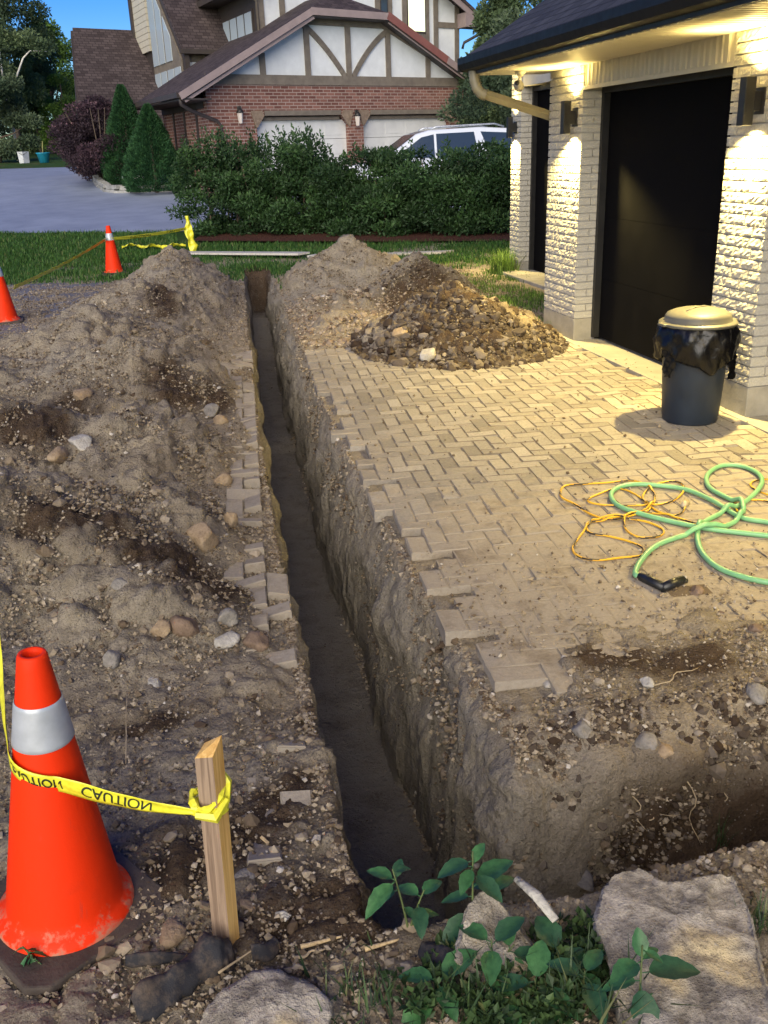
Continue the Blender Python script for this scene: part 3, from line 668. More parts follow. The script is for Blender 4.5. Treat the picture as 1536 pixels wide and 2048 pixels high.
M_cream = varied('cream_siding', (.50, .47, .38), .7, 5, .12)
def glass_mat(name, c, em=None):
    return mat(name, c, .08, 0, spec=.8, fn=(lambda N: {'Emission Color': (*em[0], 1), 'Emission Strength': em[1]}) if em else None)
M_glass = glass_mat('window_glass', (.05, .07, .09)); M_lit = glass_mat('lit_window', (.6, .62, .45), ((.75, .85, .48), .55)); M_pale = glass_mat('curtained_glass', (.42, .50, .56))
GW = 10.30; G0 = .35
# garage block walls: front with two chamfered door openings
def opening_wall(mb, u0, u1, z0, z1, ops, v0, v1):
    """front wall between openings; openings given as (ua, ub, top, chamfer)"""
    cur = u0
    for ua, ub, top, ch in ops:
        mb.box(cur, ua, v0, v1, z0, top); 
        mb.prism([(ua, top - ch), (ua + ch * .9, top), (ua, top)], v0, v1); mb.prism([(ub, top - ch), (ub, top), (ub - ch * .9, top)], v0, v1); cur = ub
    mb.box(cur, u1, v0, v1, z0, ops[0][2]); mb.box(u0, u1, v0, v1, ops[0][2], z1); return mb
fw = HM(); opening_wall(fw, 0, GW, G0, 3.56, [(1.54, 4.80, 2.72, .26), (5.36, 8.93, 2.70, .26)], 0, .28)
fw.box(.0, .28, .28, 4.9, G0, 3.4); fw.box(GW - .28, GW, .28, 7, G0, 3.4); hb(fw, 'wall', M_rbrick)
hb(HM().box(.3, GW - .3, .30, .40, G0, 3.5), 'filler_panel', M_dbrown)  # dark panel added behind the doors to keep sky from showing through
tr = HM()
for v in (1.0, 2.3, 3.5): tr.box(-.03, .0, v, v + .16, G0, 3.35)
tr.box(-.03, 0, .3, 4.9, 2.95, 3.4); hb(tr, 'side_timber', M_dbrown)
for ua, ub in ((1.54, 4.80), (5.36, 8.93)):
    mb = HM()
    for i in range(4): mb.box(ua + .005, ub - .005, .22, .26, .45 + i * .54, .45 + (i + 1) * .54 - .012)
    for i in range(4):
        for j in range(4):
            a = ua + .15 + j * (ub - ua - .2) / 4; mb.box(a, a + (ub - ua - .2) / 4 - .12, .208, .219, .45 + i * .54 + .1, .45 + i * .54 + .42)
    d = hb(mb, 'garage_door', varied('pale_door', (.62, .63, .62), .6, 3, .1))
    t = HM(); t.box(ua + .28, ub - .28, -.035, .0, 2.73, 2.86); t.box(ua + .28, ub - .28, .12, .2, 2.60, 2.69); hb(t, 'door_trim', M_timber, None)
    for s, uu in ((1, ua), (-1, ub)):
        c = HM(); c.prism([(uu, 2.40), (uu + s * .26, 2.72), (uu + s * .20, 2.86), (uu - s * .16, 2.86), (uu - s * .16, 2.78), (uu - s * .05, 2.44)] if s > 0 else [(uu - .26, 2.72), (uu, 2.40), (uu + .05, 2.44), (uu + .16, 2.78), (uu + .16, 2.86), (uu - .2, 2.86)], -.05, -.002)
        hb(c, 'corner_bracket', rock_mat('bracket', (.16, .12, .09), (.3, .23, .17)))
# clipped gable over the garage doors
GAB = [(0.15, 3.56), (3.28, 5.24), (6.32, 5.24), (10.22, 3.50)]
hb(HM().prism([(0.05, 3.55), (3.26, 5.28), (6.34, 5.28), (GW - .05, 3.50)], .03, .25), 'gable_panel', M_stucco)
tm = HM(); F0 = -.035
def beam(mb, a, b, w, v0=F0, v1=.028):
    a, b = Vector((a[0], a[1])), Vector((b[0], b[1])); d = (b - a).normalized(); n = Vector((-d.y, d.x)) * w / 2
    mb.prism([tuple(a - n), tuple(b - n), tuple(b + n), tuple(a + n)], v0, v1)
tm.box(.02, GW - .02, F0 - .006, .028, 3.54, 3.80)
beam(tm, (0.25, 3.66), (3.30, 5.24), .26, F0 - .003); beam(tm, (3.2, 5.24), (6.40, 5.24), .20, F0 - .004); beam(tm, (6.30, 5.25), (10.1, 3.62), .26, F0 - .003)
for u, zt in ((1.88, 4.36), (3.42, 5.12), (4.90, 5.20), (6.42, 5.12), (8.03, 4.42)): tm.box(u - .09, u + .09, F0, .028, 3.79, zt)
for P in (((3.44, 5.06), (3.92, 4.75), (4.42, 4.22), (4.74, 3.80)), ((6.38, 5.06), (5.85, 4.78), (5.35, 4.22), (5.07, 3.80))):
    cs = []
    for i in range(13):
        t = i / 12; b = [(1 - t) ** 3, 3 * t * (1 - t) ** 2, 3 * t * t * (1 - t), t ** 3]; cs.append(Vector((sum(b[k] * P[k][0] for k in range(4)), sum(b[k] * P[k][1] for k in range(4)))))
    for i in range(12): beam(tm, cs[i], cs[i + 1] + (cs[i + 1] - cs[i]) * .12, .15, F0 + .004)
hb(tm, 'timber_frame', M_timber)
# garage roof: two slopes, clipped front face, ends at the main block
rv0, rv1 = -.52, 7.0
def slab4(mb, P, th=.09):
    P = [Vector(p) for p in P]; n = (P[1] - P[0]).cross(P[-1] - P[0]).normalized()
    if n.z < 0: n = -n
    Q = [p - n * th for p in P]; k = len(P)
    mb.add(P + Q, [tuple(range(k)), tuple(range(2 * k - 1, k - 1, -1))] + [(i, k + i, k + (i + 1) % k, (i + 1) % k) for i in range(k)])
RT = 6.10; UM = 4.80; ue0, ue1 = -.92, 10.92; ze = 3.30
sl_ = (5.50 - ze) / (3.40 - ue0)
rm_ = HM(); slab4(rm_, [(ue0, rv0, ze), (3.40, rv0, 5.50), (UM, rv0 + 1.5, 6.18), (UM, rv1, 6.18), (ue0, 4.9, ze)])
slab4(rm_, [(ue1, rv0, 3.14), (ue1, rv1, 3.14), (UM, rv1, 6.18), (UM, rv0 + 1.5, 6.18), (6.17, rv0, 5.50)])
slab4(rm_, [(3.40, rv0, 5.50), (6.17, rv0, 5.50), (UM, rv0 + 1.5, 6.18)]) ; hb(rm_, 'roof', M_roofb)
fb = HM(); beam(fb, (ue0 - .02, 3.20), (3.44, 5.415), .18, rv0 - .035, rv0 - .002); beam(fb, (3.40, 5.415), (6.16, 5.400), .19, rv0 - .037, rv0 - .002)
beam(fb, (ue0 + .12, 3.10), (3.5, 5.28), .10, rv0 + .03, rv0 + .06); hb(fb, 'fascia', M_fascia)
fr_ = HM(); beam(fr_, (6.14, 5.43), (8.55, 4.25), .22, rv0 - .037, rv0 - .002); hb(fr_, 'fascia', M_fasred)
fr_ = HM(); beam(fr_, (8.50, 4.27), (10.95, 3.10), .20, rv0 - .039, rv0 - .002); beam(fr_, (6.2, 5.26), (10.75, 3.02), .08, rv0 + .03, rv0 + .06); hb(fr_, 'fascia', M_fascia)
so_ = HM(); slab4(so_, [(ue0 + .05, rv0, 3.12), (3.42, rv0, 5.33), (3.42, .02, 5.33), (ue0 + .05, .02, 3.12)], .02); slab4(so_, [(10.85, rv0, 3.0), (10.85, .02, 3.0), (6.15, .02, 5.30), (6.15, rv0, 5.30)], .02)
so_.box(3.42, 6.15, rv0, .02, 5.29, 5.31); hb(so_, 'soffit', M_dbrown)
gt_ = HM(); gt_.box(ue0 - .12, ue0 - .005, rv0, 4.9, 3.17, 3.30); gt_.box(ue0, 0, rv0 + .02, 4.9, 3.12, 3.16); hb(gt_, 'gutter', M_dbrown); hb(HM().box(ue1 + .005, ue1 + .12, rv0, 7, 3.0, 3.13), 'gutter', M_dbrown)
dp = HM(); dp.tube([(-.92, -.42, 3.17), (-.90, -.40, 3.02), (-.55, -.22, 2.86), (.25, -.08, 2.60), (.36, -.06, 2.48), (.38, -.06, .4)], .05, 8); hb(dp, 'downspout', M_dbrown)
dp = HM(); dp.tube([(10.95, -.42, 3.05), (10.9, -.3, 2.9), (10.0, -.08, 2.62), (9.95, -.06, .4)], .045, 8); hb(dp, 'downspout', M_dbrown)
# coach lanterns
def lantern(u, z):
    r = empty('wall_lantern', HT(Vector((u, -.02, z)))); k = {1.0: 'black coach lantern with clear glass at the left of the house garage doors', 5.1: 'black coach lantern on the brick between the two house garage doors', 9.56: 'black coach lantern right of the house garage doors above the car'}[u]
    tag(r, k, 'lantern', 'coach lanterns on the brick house')
    b = MB(); b.box(-.06, .06, -.03, .02, -.02, .20); b.tube([(0, 0, .14), (0, -.10, .2), (0, -.17, .12)], .014, 6); b.build('bracket', M_black, r)
    b = MB(); b.lathe([(.0, .15), (.05, .13), (.11, .04), (.10, .02), (.02, .02)], 8, (0, -.17, 0)); b.build('cap', M_black, r)
    b = MB(); b.lathe([(.085, .02), (.055, -.25), (.0, -.27)], 6, (0, -.17, 0), smooth=False); b.build('glass', mat('lantern_glass', (.55, .50, .46), .2), r)
for u, z in ((1.0, 2.78), (5.1, 2.66), (9.56, 2.60)): lantern(u, z)
# upper storey cross gable behind (front plane v=3)
ub = HM(); ub.box(3.10, 11.45, 3.0, 3.2, 3.0, 7.4); ub.box(11.25, 11.45, 3.2, 9, 3, 7.0); hb(ub, 'wall', M_stucco)
ut = HM(); V3 = 2.945
for u in (7.75, 8.27, 8.92 , 9.92, 10.34, 11.34): ut.box(u - .10, u + .10, V3, 2.995, 3.5, 7.4)
ut.box(8.95, 9.95, V3 + .01, 2.995, 3.6, 5.42); ut.box(8.92, 9.95, V3 + .012, 2.995, 6.52, 6.72); ut.box(10.3, 11.45, V3 + .004, 2.995, 5.66, 5.84); ut.box(8.0, 10.3, V3 + .016, 2.995, 7.0, 7.4)
hb(ut, 'timber_frame', M_timber); ut = HM()
for u in (3.17, 3.95): ut.box(u - .10, u + .10, V3, 2.995, 3.5, 7.4)
beam(ut, (3.1, 5.10), (5.6, 6.40), .26, V3 - .003, 2.995); hb(ut, 'timber_frame', M_timber)
for u0, u1, z0, z1, m in ((9.06, 9.80, 5.50, 6.50, M_lit), (7.88, 8.14, 5.9, 7.2, M_glass)):
    wn = hb(HM().box(u0 - .03, u1 + .03, V3 - .02, V3 + .03, z0 - .05, z1 + .03), 'window', M_dbrown); hb(HM().box(u0, u1, V3 - .028, V3 - .021, z0, z1), 'pane', m, wn)
er = HM(); beam(er, (9.9, 7.05), (12.25, 5.78), .26, 2.35, 2.39); hb(er, 'fascia', M_fascia)
er = HM(); slab4(er, [(12.35, 2.3, 5.90), (12.35, 9, 5.90), (8.0, 9, 8.3), (8.0, 2.3, 8.3)], .1); hb(er, 'roof', M_roofb)
er = HM(); er.prism([(11.35, 5.66), (12.30, 5.66), (11.35, 6.12)], 2.36, 3.0); hb(er, 'eave_return', M_fascia)
er = HM(); er.tube([(12.2, 2.5, 5.7), (12.1, 2.55, 5.45), (11.6, 2.85, 5.2), (11.55, 2.9, 5.0)], .05, 6); hb(er, 'downspout', M_dbrown)
# left side wall of the cross gable with its window band and dark eave
ls = HM(); ls.box(3.10, 3.3, 3.2, 9.6, 3.4, 6.6); hb(ls, 'wall', M_dbrown)
wn = hb(HM().box(3.04, 3.10, 3.5, 6.6, 5.12, 5.98), 'window', M_dbrown)
for k in range(4):
    pn = hb(HM().box(3.02, 3.038, 3.58 + k * .75, 4.20 + k * .75, 5.2, 5.9), 'pane', M_pale, wn)
ev_ = HM(); ev_.box(2.45, 3.1, 2.6, 8.4, 6.42, 6.50); ev_.box(2.36, 2.46, 2.55, 8.4, 6.42, 6.60); ev_.box(2.46, 3.5, 2.55, 8.4, 6.60, 6.68); hb(ev_, 'eave', M_dbrown)
ev_ = HM(); beam(ev_, (2.5, 6.72), (5.2, 8.0), .18, 2.5, 2.54); hb(ev_, 'fascia', M_fascia)
er = HM(); slab4(er, [(2.40, 2.4, 6.72), (5.6, 2.4, 8.4), (5.6, 9, 8.4), (2.40, 9, 6.72)], .08); hb(er, 'roof', M_roofb)
er = HM(); er.tube([(2.55, 2.7, 6.42), (2.75, 2.75, 6.25), (3.0, 2.92, 6.10), (3.02, 2.93, 5.0)], .05, 6); hb(er, 'downspout', M_timber)
# main block: low wall, steep shingle slope with its left rake, gable wall with glazing
mw = HM(); mw.box(1.30, 3.1, 6.0, 6.2, 3.0, 4.95); hb(mw, 'wall', M_timber)
hb(HM().box(1.48, 3.1, 5.96, 5.995, 3.6, 4.62), 'gable_panel', M_stucco)
mr = HM(); slab4(mr, [(1.15, 5.65, 4.96), (3.6, 5.65, 4.96), (3.6, 11.4, 10.6), (1.15, 11.4, 10.6)], .12); hb(mr, 'roof', M_roofb)
hb(HM().box(1.05, 3.1, 5.55, 5.66, 4.84, 4.98), 'gutter', M_dbrown)
gwl = HM(); gwl.prism([(5.7, 2.5), (12.2, 2.5), (12.2, 9.9), (11.0, 9.9), (5.7, 4.85)], 1.22, 1.4, 'x'); hb(gwl, 'wall', M_dbrown)
wn = hb(HM().prism([(5.95, 3.2), (9.6, 3.2), (9.6, 8.1), (5.95, 4.72)], 1.16, 1.215, 'x'), 'window', M_timber)
for a, b in ((6.05, 6.8), (6.95, 7.7), (7.9, 8.6), (8.75, 9.5)):
    for z0, z1a in ((3.3, 4.5), (4.75, None)):
        ta, tb = 4.55 + (a - 5.95) * .926, 4.55 + (b - 5.95) * .926
        if z1a is None and ta < 4.9: continue
        q = [(a, z0), (b, z0), (b, min(tb, z1a or 99)), (a, min(ta, z1a or 99))]
        pn = hb(HM().prism(q, 1.13, 1.158, 'x'), 'pane', M_pale, wn)
cs_ = HM()
for k in range(24): cs_.box(1.10, 1.2, 9.7, 11.8, 5.3 + k * .2, 5.3 + k * .2 + .185)
hb(cs_, 'siding', M_cream); hb(HM().box(1.02, 1.10, 11.6, 11.9, 2, 10.5), 'corner_trim', M_dbrown)
# left wing: big shingle slope facing the driveway
lw = HM(); slab4(lw, [(-2.42, 7.0, 2.3), (2.2, 7.0, 2.3), (2.7, 12, 6.22), (-1.22, 12, 6.22)], .14); hb(lw, 'roof', M_roofb)
lw = HM(); lw.box(-1.9, 2.2, 7.6, 11.5, .3, 2.6); hb(lw, 'wall', M_rbrick)
lw = HM(); beam_pts = [(-2.50, 6.95, 2.2), (-2.36, 6.95, 2.2), (-1.16, 12.05, 6.12), (-1.30, 12.05, 6.12)]; slab4(lw, beam_pts, .2); hb(lw, 'fascia', M_dbrown)

# ------------------------------------------------------------------ foliage builders
def leaves(name, cen, rad_, n, size, m, parent=None, up=.3, asp=.5, seed=1, shade=None, clump=None):
    """n small folded leaf blades spread through ellipsoid clumps; cen (k,3), rad_ (k,3)"""
    g = np.random.default_rng(seed); cen = np.atleast_2d(np.array(cen, float)); rad_ = np.broadcast_to(np.array(rad_, float), cen.shape)
    vol = rad_.prod(1) ** (2 / 3); k = g.choice(len(cen), n, p=vol / vol.sum())
    d = g.normal(size=(n, 3)); d /= np.linalg.norm(d, axis=1)[:, None]; r = g.random(n) ** .38
    p = cen[k] + d * rad_[k] * r[:, None]
    ax = g.normal(size=(n, 3)) + d * .9 + np.array([0, 0, up]); ax /= np.linalg.norm(ax, axis=1)[:, None]
    b = np.cross(ax, g.normal(size=(n, 3))); b /= np.linalg.norm(b, axis=1)[:, None]
    c = np.cross(ax, b); s = size * g.uniform(.6, 1.35, n)[:, None]
    V = np.stack([p, p + ax * s * .5 + b * s * asp * .5 + c * s * .08, p + ax * s, p + ax * s * .5 - b * s * asp * .5 + c * s * .08], 1).reshape(-1, 3)
    F = np.arange(4 * n).reshape(n, 4)
    cl = g.random(len(cen))[k]
    rnd = np.clip(.50 * cl + .5 * g.random(n) * .9 + .12 * d[:, 2], 0, 1)
    return npmesh(name, V, F, m, parent, attrs={'rnd': ('FACE', rnd)})
def off(pts, o): return [tuple(np.array(p) - np.array(o)) for p in pts]
def tree(name, x, y, h, crown, m, label, cat='tree', trunk_r=.16, lean=(0, 0), n=26000, size=.16, base=.25, bark=None, k=34, seed=1, group=None, air=.55, limbs=9, trunk_kids=None):
    """tapered trunk with limbs, crown = (rx, ry, z0, z1)"""
    z = float(TER(x, y)); r = empty(name, (x, y, z)); tag(r, label, cat, group); rn = random.Random(seed)
    t = MB(); top = Vector((lean[0], lean[1], h * .88)); pts = [Vector((lean[0] * (i / 8) ** 1.5 + rn.uniform(-.06, .06) * (i > 0), lean[1] * (i / 8) + rn.uniform(-.06, .06) * (i > 0), h * .88 * i / 8)) for i in range(9)]
    t.tube(pts, [trunk_r * (1.15 - .95 * i / 8) for i in range(9)], 9)
    rx, ry, z0, z1 = crown; cs = []
    for i in range(k):
        a = rn.uniform(0, 2 * math.pi); zz = rn.uniform(0, 1); w = math.sin(math.pi * min(1, .12 + zz * .86)) ** .7; rr = rn.uniform(.25, 1) ** .6 * w
        cs.append((lean[0] * (z0 + (z1 - z0) * zz) / h + rr * rx * math.cos(a), lean[1] + rr * ry * math.sin(a), z0 + (z1 - z0) * zz))
    for c in cs[:limbs]:
        q = pts[min(8, max(2, int(8 * (c[2] * .75) / h)))]; mid = q.lerp(Vector(c), .5) + Vector((0, 0, -.15)); t.tube([q, mid, Vector(c)], [trunk_r * .4, trunk_r * .25, trunk_r * .08], 6)
    t.build('trunk', bark or M_bark, r)
    sz = [(rx * rn.uniform(.22, .36) * air / .55, ry * rn.uniform(.22, .36) * air / .55, (z1 - z0) * rn.uniform(.06, .12)) for _ in cs]
    leaves('crown', cs, sz, n, size, m, r, seed=seed); return r

# clipped-looking hedge between the two plots
HA0, HB0 = hit(352, 476, 'flat'), hit(1030, 480, 'flat')
HP0, HP1 = np.array([HA0.x + .42, HA0.y + .6]), np.array([HB0.x + .45, HB0.y + .85])
def hedge():
    r = empty('hedge', (3.2, 20, 0)); tag(r, 'long dark green leafy hedge with ragged top in front of the brick house', 'hedge')
    g = np.random.default_rng(3); cs = []; sz = []; dv = (HP1 - HP0) / np.linalg.norm(HP1 - HP0); nv = np.array([-dv[1], dv[0]])
    for i in range(330):
        t = g.random(); w = g.uniform(-.85, .85); z = g.uniform(.22, 1.50 + .14 * math.sin(t * 23) + .10 * math.sin(t * 57)); 
        w *= 1 - .25 * (z / 1.9) ** 2
        p = HP0 + (HP1 - HP0) * t + nv * w; cs.append((p[0] - 3.2, p[1] - 20, z)); sz.append((g.uniform(.22, .4), g.uniform(.22, .4), g.uniform(.13, .24)))
    for i in range(130):   # loose shoots above the top
        t = g.random(); t = t if g.random() < .4 else g.uniform(.08, .42); p = HP0 + (HP1 - HP0) * t + nv * g.uniform(-.6, .6); L = g.uniform(.15, .5) if t < .5 else g.uniform(.08, .22)
        cs.append((p[0] - 3.2, p[1] - 20, 1.56 + L * .5)); sz.append((.06, .06, L))
    leaves('foliage', cs, sz, 125000, .082, M_hedge, r, up=.6, asp=.45, seed=4)
    b = MB(); rn = random.Random(8)
    for i in range(46):
        t = rn.random(); p = HP0 + (HP1 - HP0) * t + nv * rn.uniform(-.35, .35); x, y = p[0] - 3.2, p[1] - 20
        b.tube([(x, y, -.05), (x + rn.uniform(-.15, .15), y + rn.uniform(-.1, .1), .5), (x + rn.uniform(-.35, .35), y + rn.uniform(-.2, .2), 1.5)], [.03, .022, .008], 5)
    b.build('stems', M_bark, r)
hedge()
def mulch_fn(N):
    co = N.co(); n = N.noise(co, 40, 5, .7); return {'Base Color': N.mix(n, (.03, .014, .010), (.13, .06, .045)), 'Normal': N.bump(n, 1., .03)}
M_mulch = mat('mulch', rough=.95, fn=mulch_fn, spec=.1)
dv_ = (HP1 - HP0) / np.linalg.norm(HP1 - HP0); nv_ = np.array([-dv_[1], dv_[0]])
a_, b_ = HP0 - dv_ * .2 - nv_ * 1.75, HP1 + dv_ * 1.5 - nv_ * 1.35
strip('mulch_bed', [tuple(a_ + nv_ * .2 + dv_ * .9), tuple((a_ + b_) / 2 - nv_ * .02), tuple(b_)], [tuple(HP0 + nv_ * 1.0), tuple((HP0 + HP1) / 2 + nv_), tuple(HP1 + dv_ * 1.5 + nv_)], M_mulch, .05, jag=.08)

def tp(px, py, d):   # ground point on the sight line at forward distance d
    c = np.array([px - 768., py - 1024., 1850.]); w = RM @ c; t = d / (.207 * w[0] + .978 * w[1]); return w[0] * t, w[1] * t
# planter bed with a low stone wall, two dwarf spruces, purple bush
WL = [hit(*p, 'flat') for p in ((172, 349), (181, 358), (192, 374), (207, 385), (228, 388), (262, 387), (300, 386), (345, 385), (400, 384))]
def planter():
    o = WL[2]; r = empty('stone_planter', (o.x, o.y, o.z)); tag(r, 'low grey stone block wall edging a curved planting bed by the driveway', 'planter')
    pts = []; 
    for i in range(len(WL) - 1):
        n = max(1, int((WL[i + 1] - WL[i]).length / .36))
        for k in range(n): pts.append(WL[i].lerp(WL[i + 1], k / n))
    rn = random.Random(4)
    for row in range(2):
        b = MB()
        for i in range(len(pts) - 1):
            a, c = pts[i], pts[i + 1]; d = Vector((c.x - a.x, c.y - a.y, 0)); L = d.length; d.normalize(); n = Vector((-d.y, d.x, 0)); a = a + d * (.17 if row else 0)
            j = rn.uniform(-.012, .012); P = [a + n * j, a + d * (L - .012) + n * j, a + d * (L - .012) + n * (.24 + j), a + n * (.24 + j)]; z0, z1 = -.03 + row * .12, .085 + row * .12
            P = [p - o for p in P]; b.add([p + Vector((0, 0, z0)) for p in P] + [p + Vector((0, 0, z1)) for p in P], [(3, 2, 1, 0), (4, 5, 6, 7)] + [(k, (k + 1) % 4, 4 + (k + 1) % 4, 4 + k) for k in range(4)])
        b.build('block_course', rock_mat('wall_stone', (.17, .17, .16), (.36, .36, .35), 4), r, bevel=.012)
    b = MB(); q = [p - o for p in WL]; n = len(q); far = [Vector((p.x * .4 + 1.5, p.y + 6.0, p.z + .28)) for p in q]
    b.add([p + Vector((0, .12, .15)) for p in q] + far, [(i, i + 1, n + i + 1, n + i) for i in range(n - 1)]); b.build('bed', M_mulch, r)
    b = MB(); b.box(-.34, .34, -.1, .1, 0, .10); w = b.build('capstone', M_stucco, r, bevel=.03); p = hit(270, 380, 'flat') - o; w.location = (p.x, p.y + .12, .22); w.rotation_euler = (0, 0, .1)
planter()
def at_d(px, d):
    x, y = tp(px, 340, d); return Vector((x, y, float(TER(x, y))))
def spruce(px, py, h, rr, label, seed):
    p = at_d(px, py); r = empty('dwarf_spruce', p); tag(r, label, 'shrub', 'dwarf spruces in the planting bed'); MB().tube([(0, 0, -.1), (0, 0, h * .8)], [.07, .02], 8).build('trunk', M_bark, r)
    g = np.random.default_rng(seed); n = 34000; z = 1 - (1 - g.random(n)) ** .5; z = g.random(n) ** 1.25; a = g.random(n) * 6.283
    prof = (1 - z) ** .82 * (1 - .3 * np.exp(-((z) / .08) ** 2)); rad2 = rr * prof * (g.uniform(.75, 1.0, n) + .09 * np.sin(a * 5 + z * 9) + .07 * np.sin(a * 9 - z * 21)) + .02
    P = np.stack([rad2 * np.cos(a), rad2 * np.sin(a), .05 + z * h], 1)
    ax = np.stack([np.cos(a), np.sin(a), .9 + 0 * a], 1) + g.normal(size=(n, 3)) * .35; ax /= np.linalg.norm(ax, axis=1)[:, None]
    b = np.cross(ax, g.normal(size=(n, 3))); b /= np.linalg.norm(b, axis=1)[:, None]; s = .075 * g.uniform(.6, 1.4, n)[:, None]
    V = np.stack([P, P + ax * s * .5 + b * s * .16, P + ax * s, P + ax * s * .5 - b * s * .16], 1).reshape(-1, 3)
    rnd = np.clip(.25 + .5 * g.random(n) + .25 * np.sin(a * 7 + z * 30) * np.sin(z * 40), 0, 1)
    npmesh('foliage', V, np.arange(4 * n).reshape(n, 4), M_spruce, r, attrs={'rnd': ('FACE', rnd)})
spruce(262, 31.2, 2.85, 1.0, 'taller dark green conical spruce shrub beside the purple bush', 1)
spruce(309, 29.4, 2.35, 1.08, 'shorter wider conical spruce shrub next to the brick side wall', 2)
def bush(px, py, w, h, m, label, name='purple_bush', n=26000, size=.085, dy=.3, seed=3, cat='bush', group=None, low=.12, k=46):
    p = at_d(px, py); r = empty(name, p); tag(r, label, cat, group); rn = random.Random(seed); cs = []; sz = []
    for i in range(k):
        a = rn.uniform(0, 6.28); z = rn.uniform(low, 1); rr = rn.uniform(.2, 1) ** .5 * math.sqrt(max(0.05, 1 - (z * 1.02 - .32) ** 2 / .5)); cs.append((rr * w * math.cos(a) * .8, rr * w * math.sin(a) * .8, z * h * .9)); sz.append((w * .26, w * .26, h * .10))
    leaves('foliage', cs, sz, n, size, m, r, up=.5, asp=.5, seed=seed)
    b = MB()
    for i in range(10):
        a = rn.uniform(0, 6.28); b.tube([(0, 0, -.1), (w * .3 * math.cos(a), w * .3 * math.sin(a), h * .45), (w * .6 * math.cos(a), w * .6 * math.sin(a), h * .85)], [.04, .025, .008], 5)
    b.build('stems', M_bark, r)
bush(207, 31.9, 1.70, 2.65, M_purple, 'large rounded purple-leaved bush with pale pink flower heads at the end of the driveway')

# far trees at the left
for i, (px, d, h, cr, m, lab, n, sz) in enumerate((
    (-20, 58, 13.5, (3.6, 3.2, 4.5, 13.6), M_treed, 'tallest dark grey-green tree at the left edge with branches reaching into the sky', 30000, .22),
    (42, 62, 11.3, (2.6, 2.6, 3.0, 11.2), M_tree, 'silvery grey-green tree with a loose crown behind the birch', 26000, .2),
    (120, 72, 8.2, (2.3, 2.2, 1.2, 8.0), M_treey, 'yellow-green rounded tree left of the house roof', 20000, .2),
    (-5, 52, 5.2, (2.3, 1.8, .2, 5.0), M_treed, 'low dark green bushy tree on the far lawn at the left edge', 22000, .17),
    (86, 66, 5.6, (2.6, 1.8, .2, 5.4), M_tree, 'mid-green bushy tree behind the blue tub', 22000, .17),
    (140, 64, 4.6, (1.7, 1.6, .2, 4.4), M_treey, 'small bright green tree beside the purple bush', 12000, .16),
    (60, 80, 6.5, (7.5, 2, .3, 6.0), M_treed, 'dark background tree mass with a wide crown filling the gap at the far lawn', 26000, .25))):
    x, y = tp(px, 310, d); tree('garden_tree', x, y, h, cr, m, lab, n=n, size=sz, seed=20 + i, group='trees beyond the far lawn', k=44 if i < 3 else 36)
def birch():
    x, y = tp(44, 310, 54); z = float(TER(x, y)); r = empty('birch_tree', (x, y, z)); tag(r, 'thin white-barked birch with one branch leaning right in front of the dark trees', 'tree')
    b = MB(); b.tube([(-.25, 0, 0), (-.2, 0, 2.2), (-.32, 0, 3.2), (-.30, 0, 4.6), (-.25, 0, 6.2)], [.07, .065, .055, .05, .02], 8); b.build('trunk', M_birch, r)
    b = MB(); b.tube([(-.32, 0, 3.2), (.25, 0, 3.9), (.85, 0, 5.0), (1.25, 0, 5.35), (2.1, 0, 5.3)], [.06, .055, .045, .035, .015], 8); b.build('branch', M_birch, r)
    leaves('crown', [(-.2, 0, 6.4), (.4, .2, 5.9), (1.9, 0, 5.5), (-.9, .1, 5.4), (1.2, .1, 5.9), (-.3, .5, 4.4)], [(.7, .7, .5)] * 6, 3200, .15, M_tree, r, seed=44)
birch()
x, y = tp(46, 306, 50.5)
r = empty('storage_bucket', (x, y, float(TER(x, y)))); tag(r, 'small white square bucket on the far lawn left of the blue tub', 'bucket'); MB().lathe([(0, 0), (.24, 0), (.28, .52), (.30, .55), (.27, .55), (0, .53)], 4, smooth=False).build('body', varied('white_plastic', (.6, .62, .64), .5), r)
MB().tube([(-.2, -.2, .5), (0, -.34, .38), (.2, -.2, .5)], .012, 6).build('handle', M_black, r)
x, y = tp(86, 308, 50)
r = empty('plant_tub', (x, y, float(TER(x, y)))); tag(r, 'round bright blue plastic tub with a thin stem in it on the far lawn', 'planter'); MB().lathe([(0, 0), (.22, 0), (.31, .42), (.35, .44), (.35, .48), (.30, .47), (.28, .4), (0, .4)], 20).build('tub', varied('blue_plastic', (.02, .27, .42), .4), r)
MB().tube([(0, 0, .38), (.02, 0, .7), (.06, 0, 1.0)], .02, 5).build('stem', M_treey and varied('stalk', (.35, .33, .12), .8), r)
# trees behind the garage at the right
for i, (px, d, h, cr, m, lab, n, sz) in enumerate((
    (990, 33, 5.3, (1.25, 1.3, 1.0, 5.2), M_tree, 'pointed green tree between the brick house and the garage roof', 30000, .13),
    (1060, 27, 4.4, (2.0, 1.6, .3, 4.2), M_treed, 'dark green tree low behind the garage eave', 30000, .11),
    (1030, 30.5, 3.6, (.9, .9, .1, 3.5), M_treed, 'dark green tall shrub between the car and the set-back garage pier', 16000, .09),
    (1120, 34, 7.6, (1.7, 1.7, 2.0, 7.4), M_tree, 'tall green tree rising over the garage roof', 22000, .15))):
    x, y = tp(px, 290, d); tree('garden_tree', x, y, h, cr, m, lab, n=n, size=sz, seed=40 + i, group='trees behind the garage', k=40, trunk_r=.11)

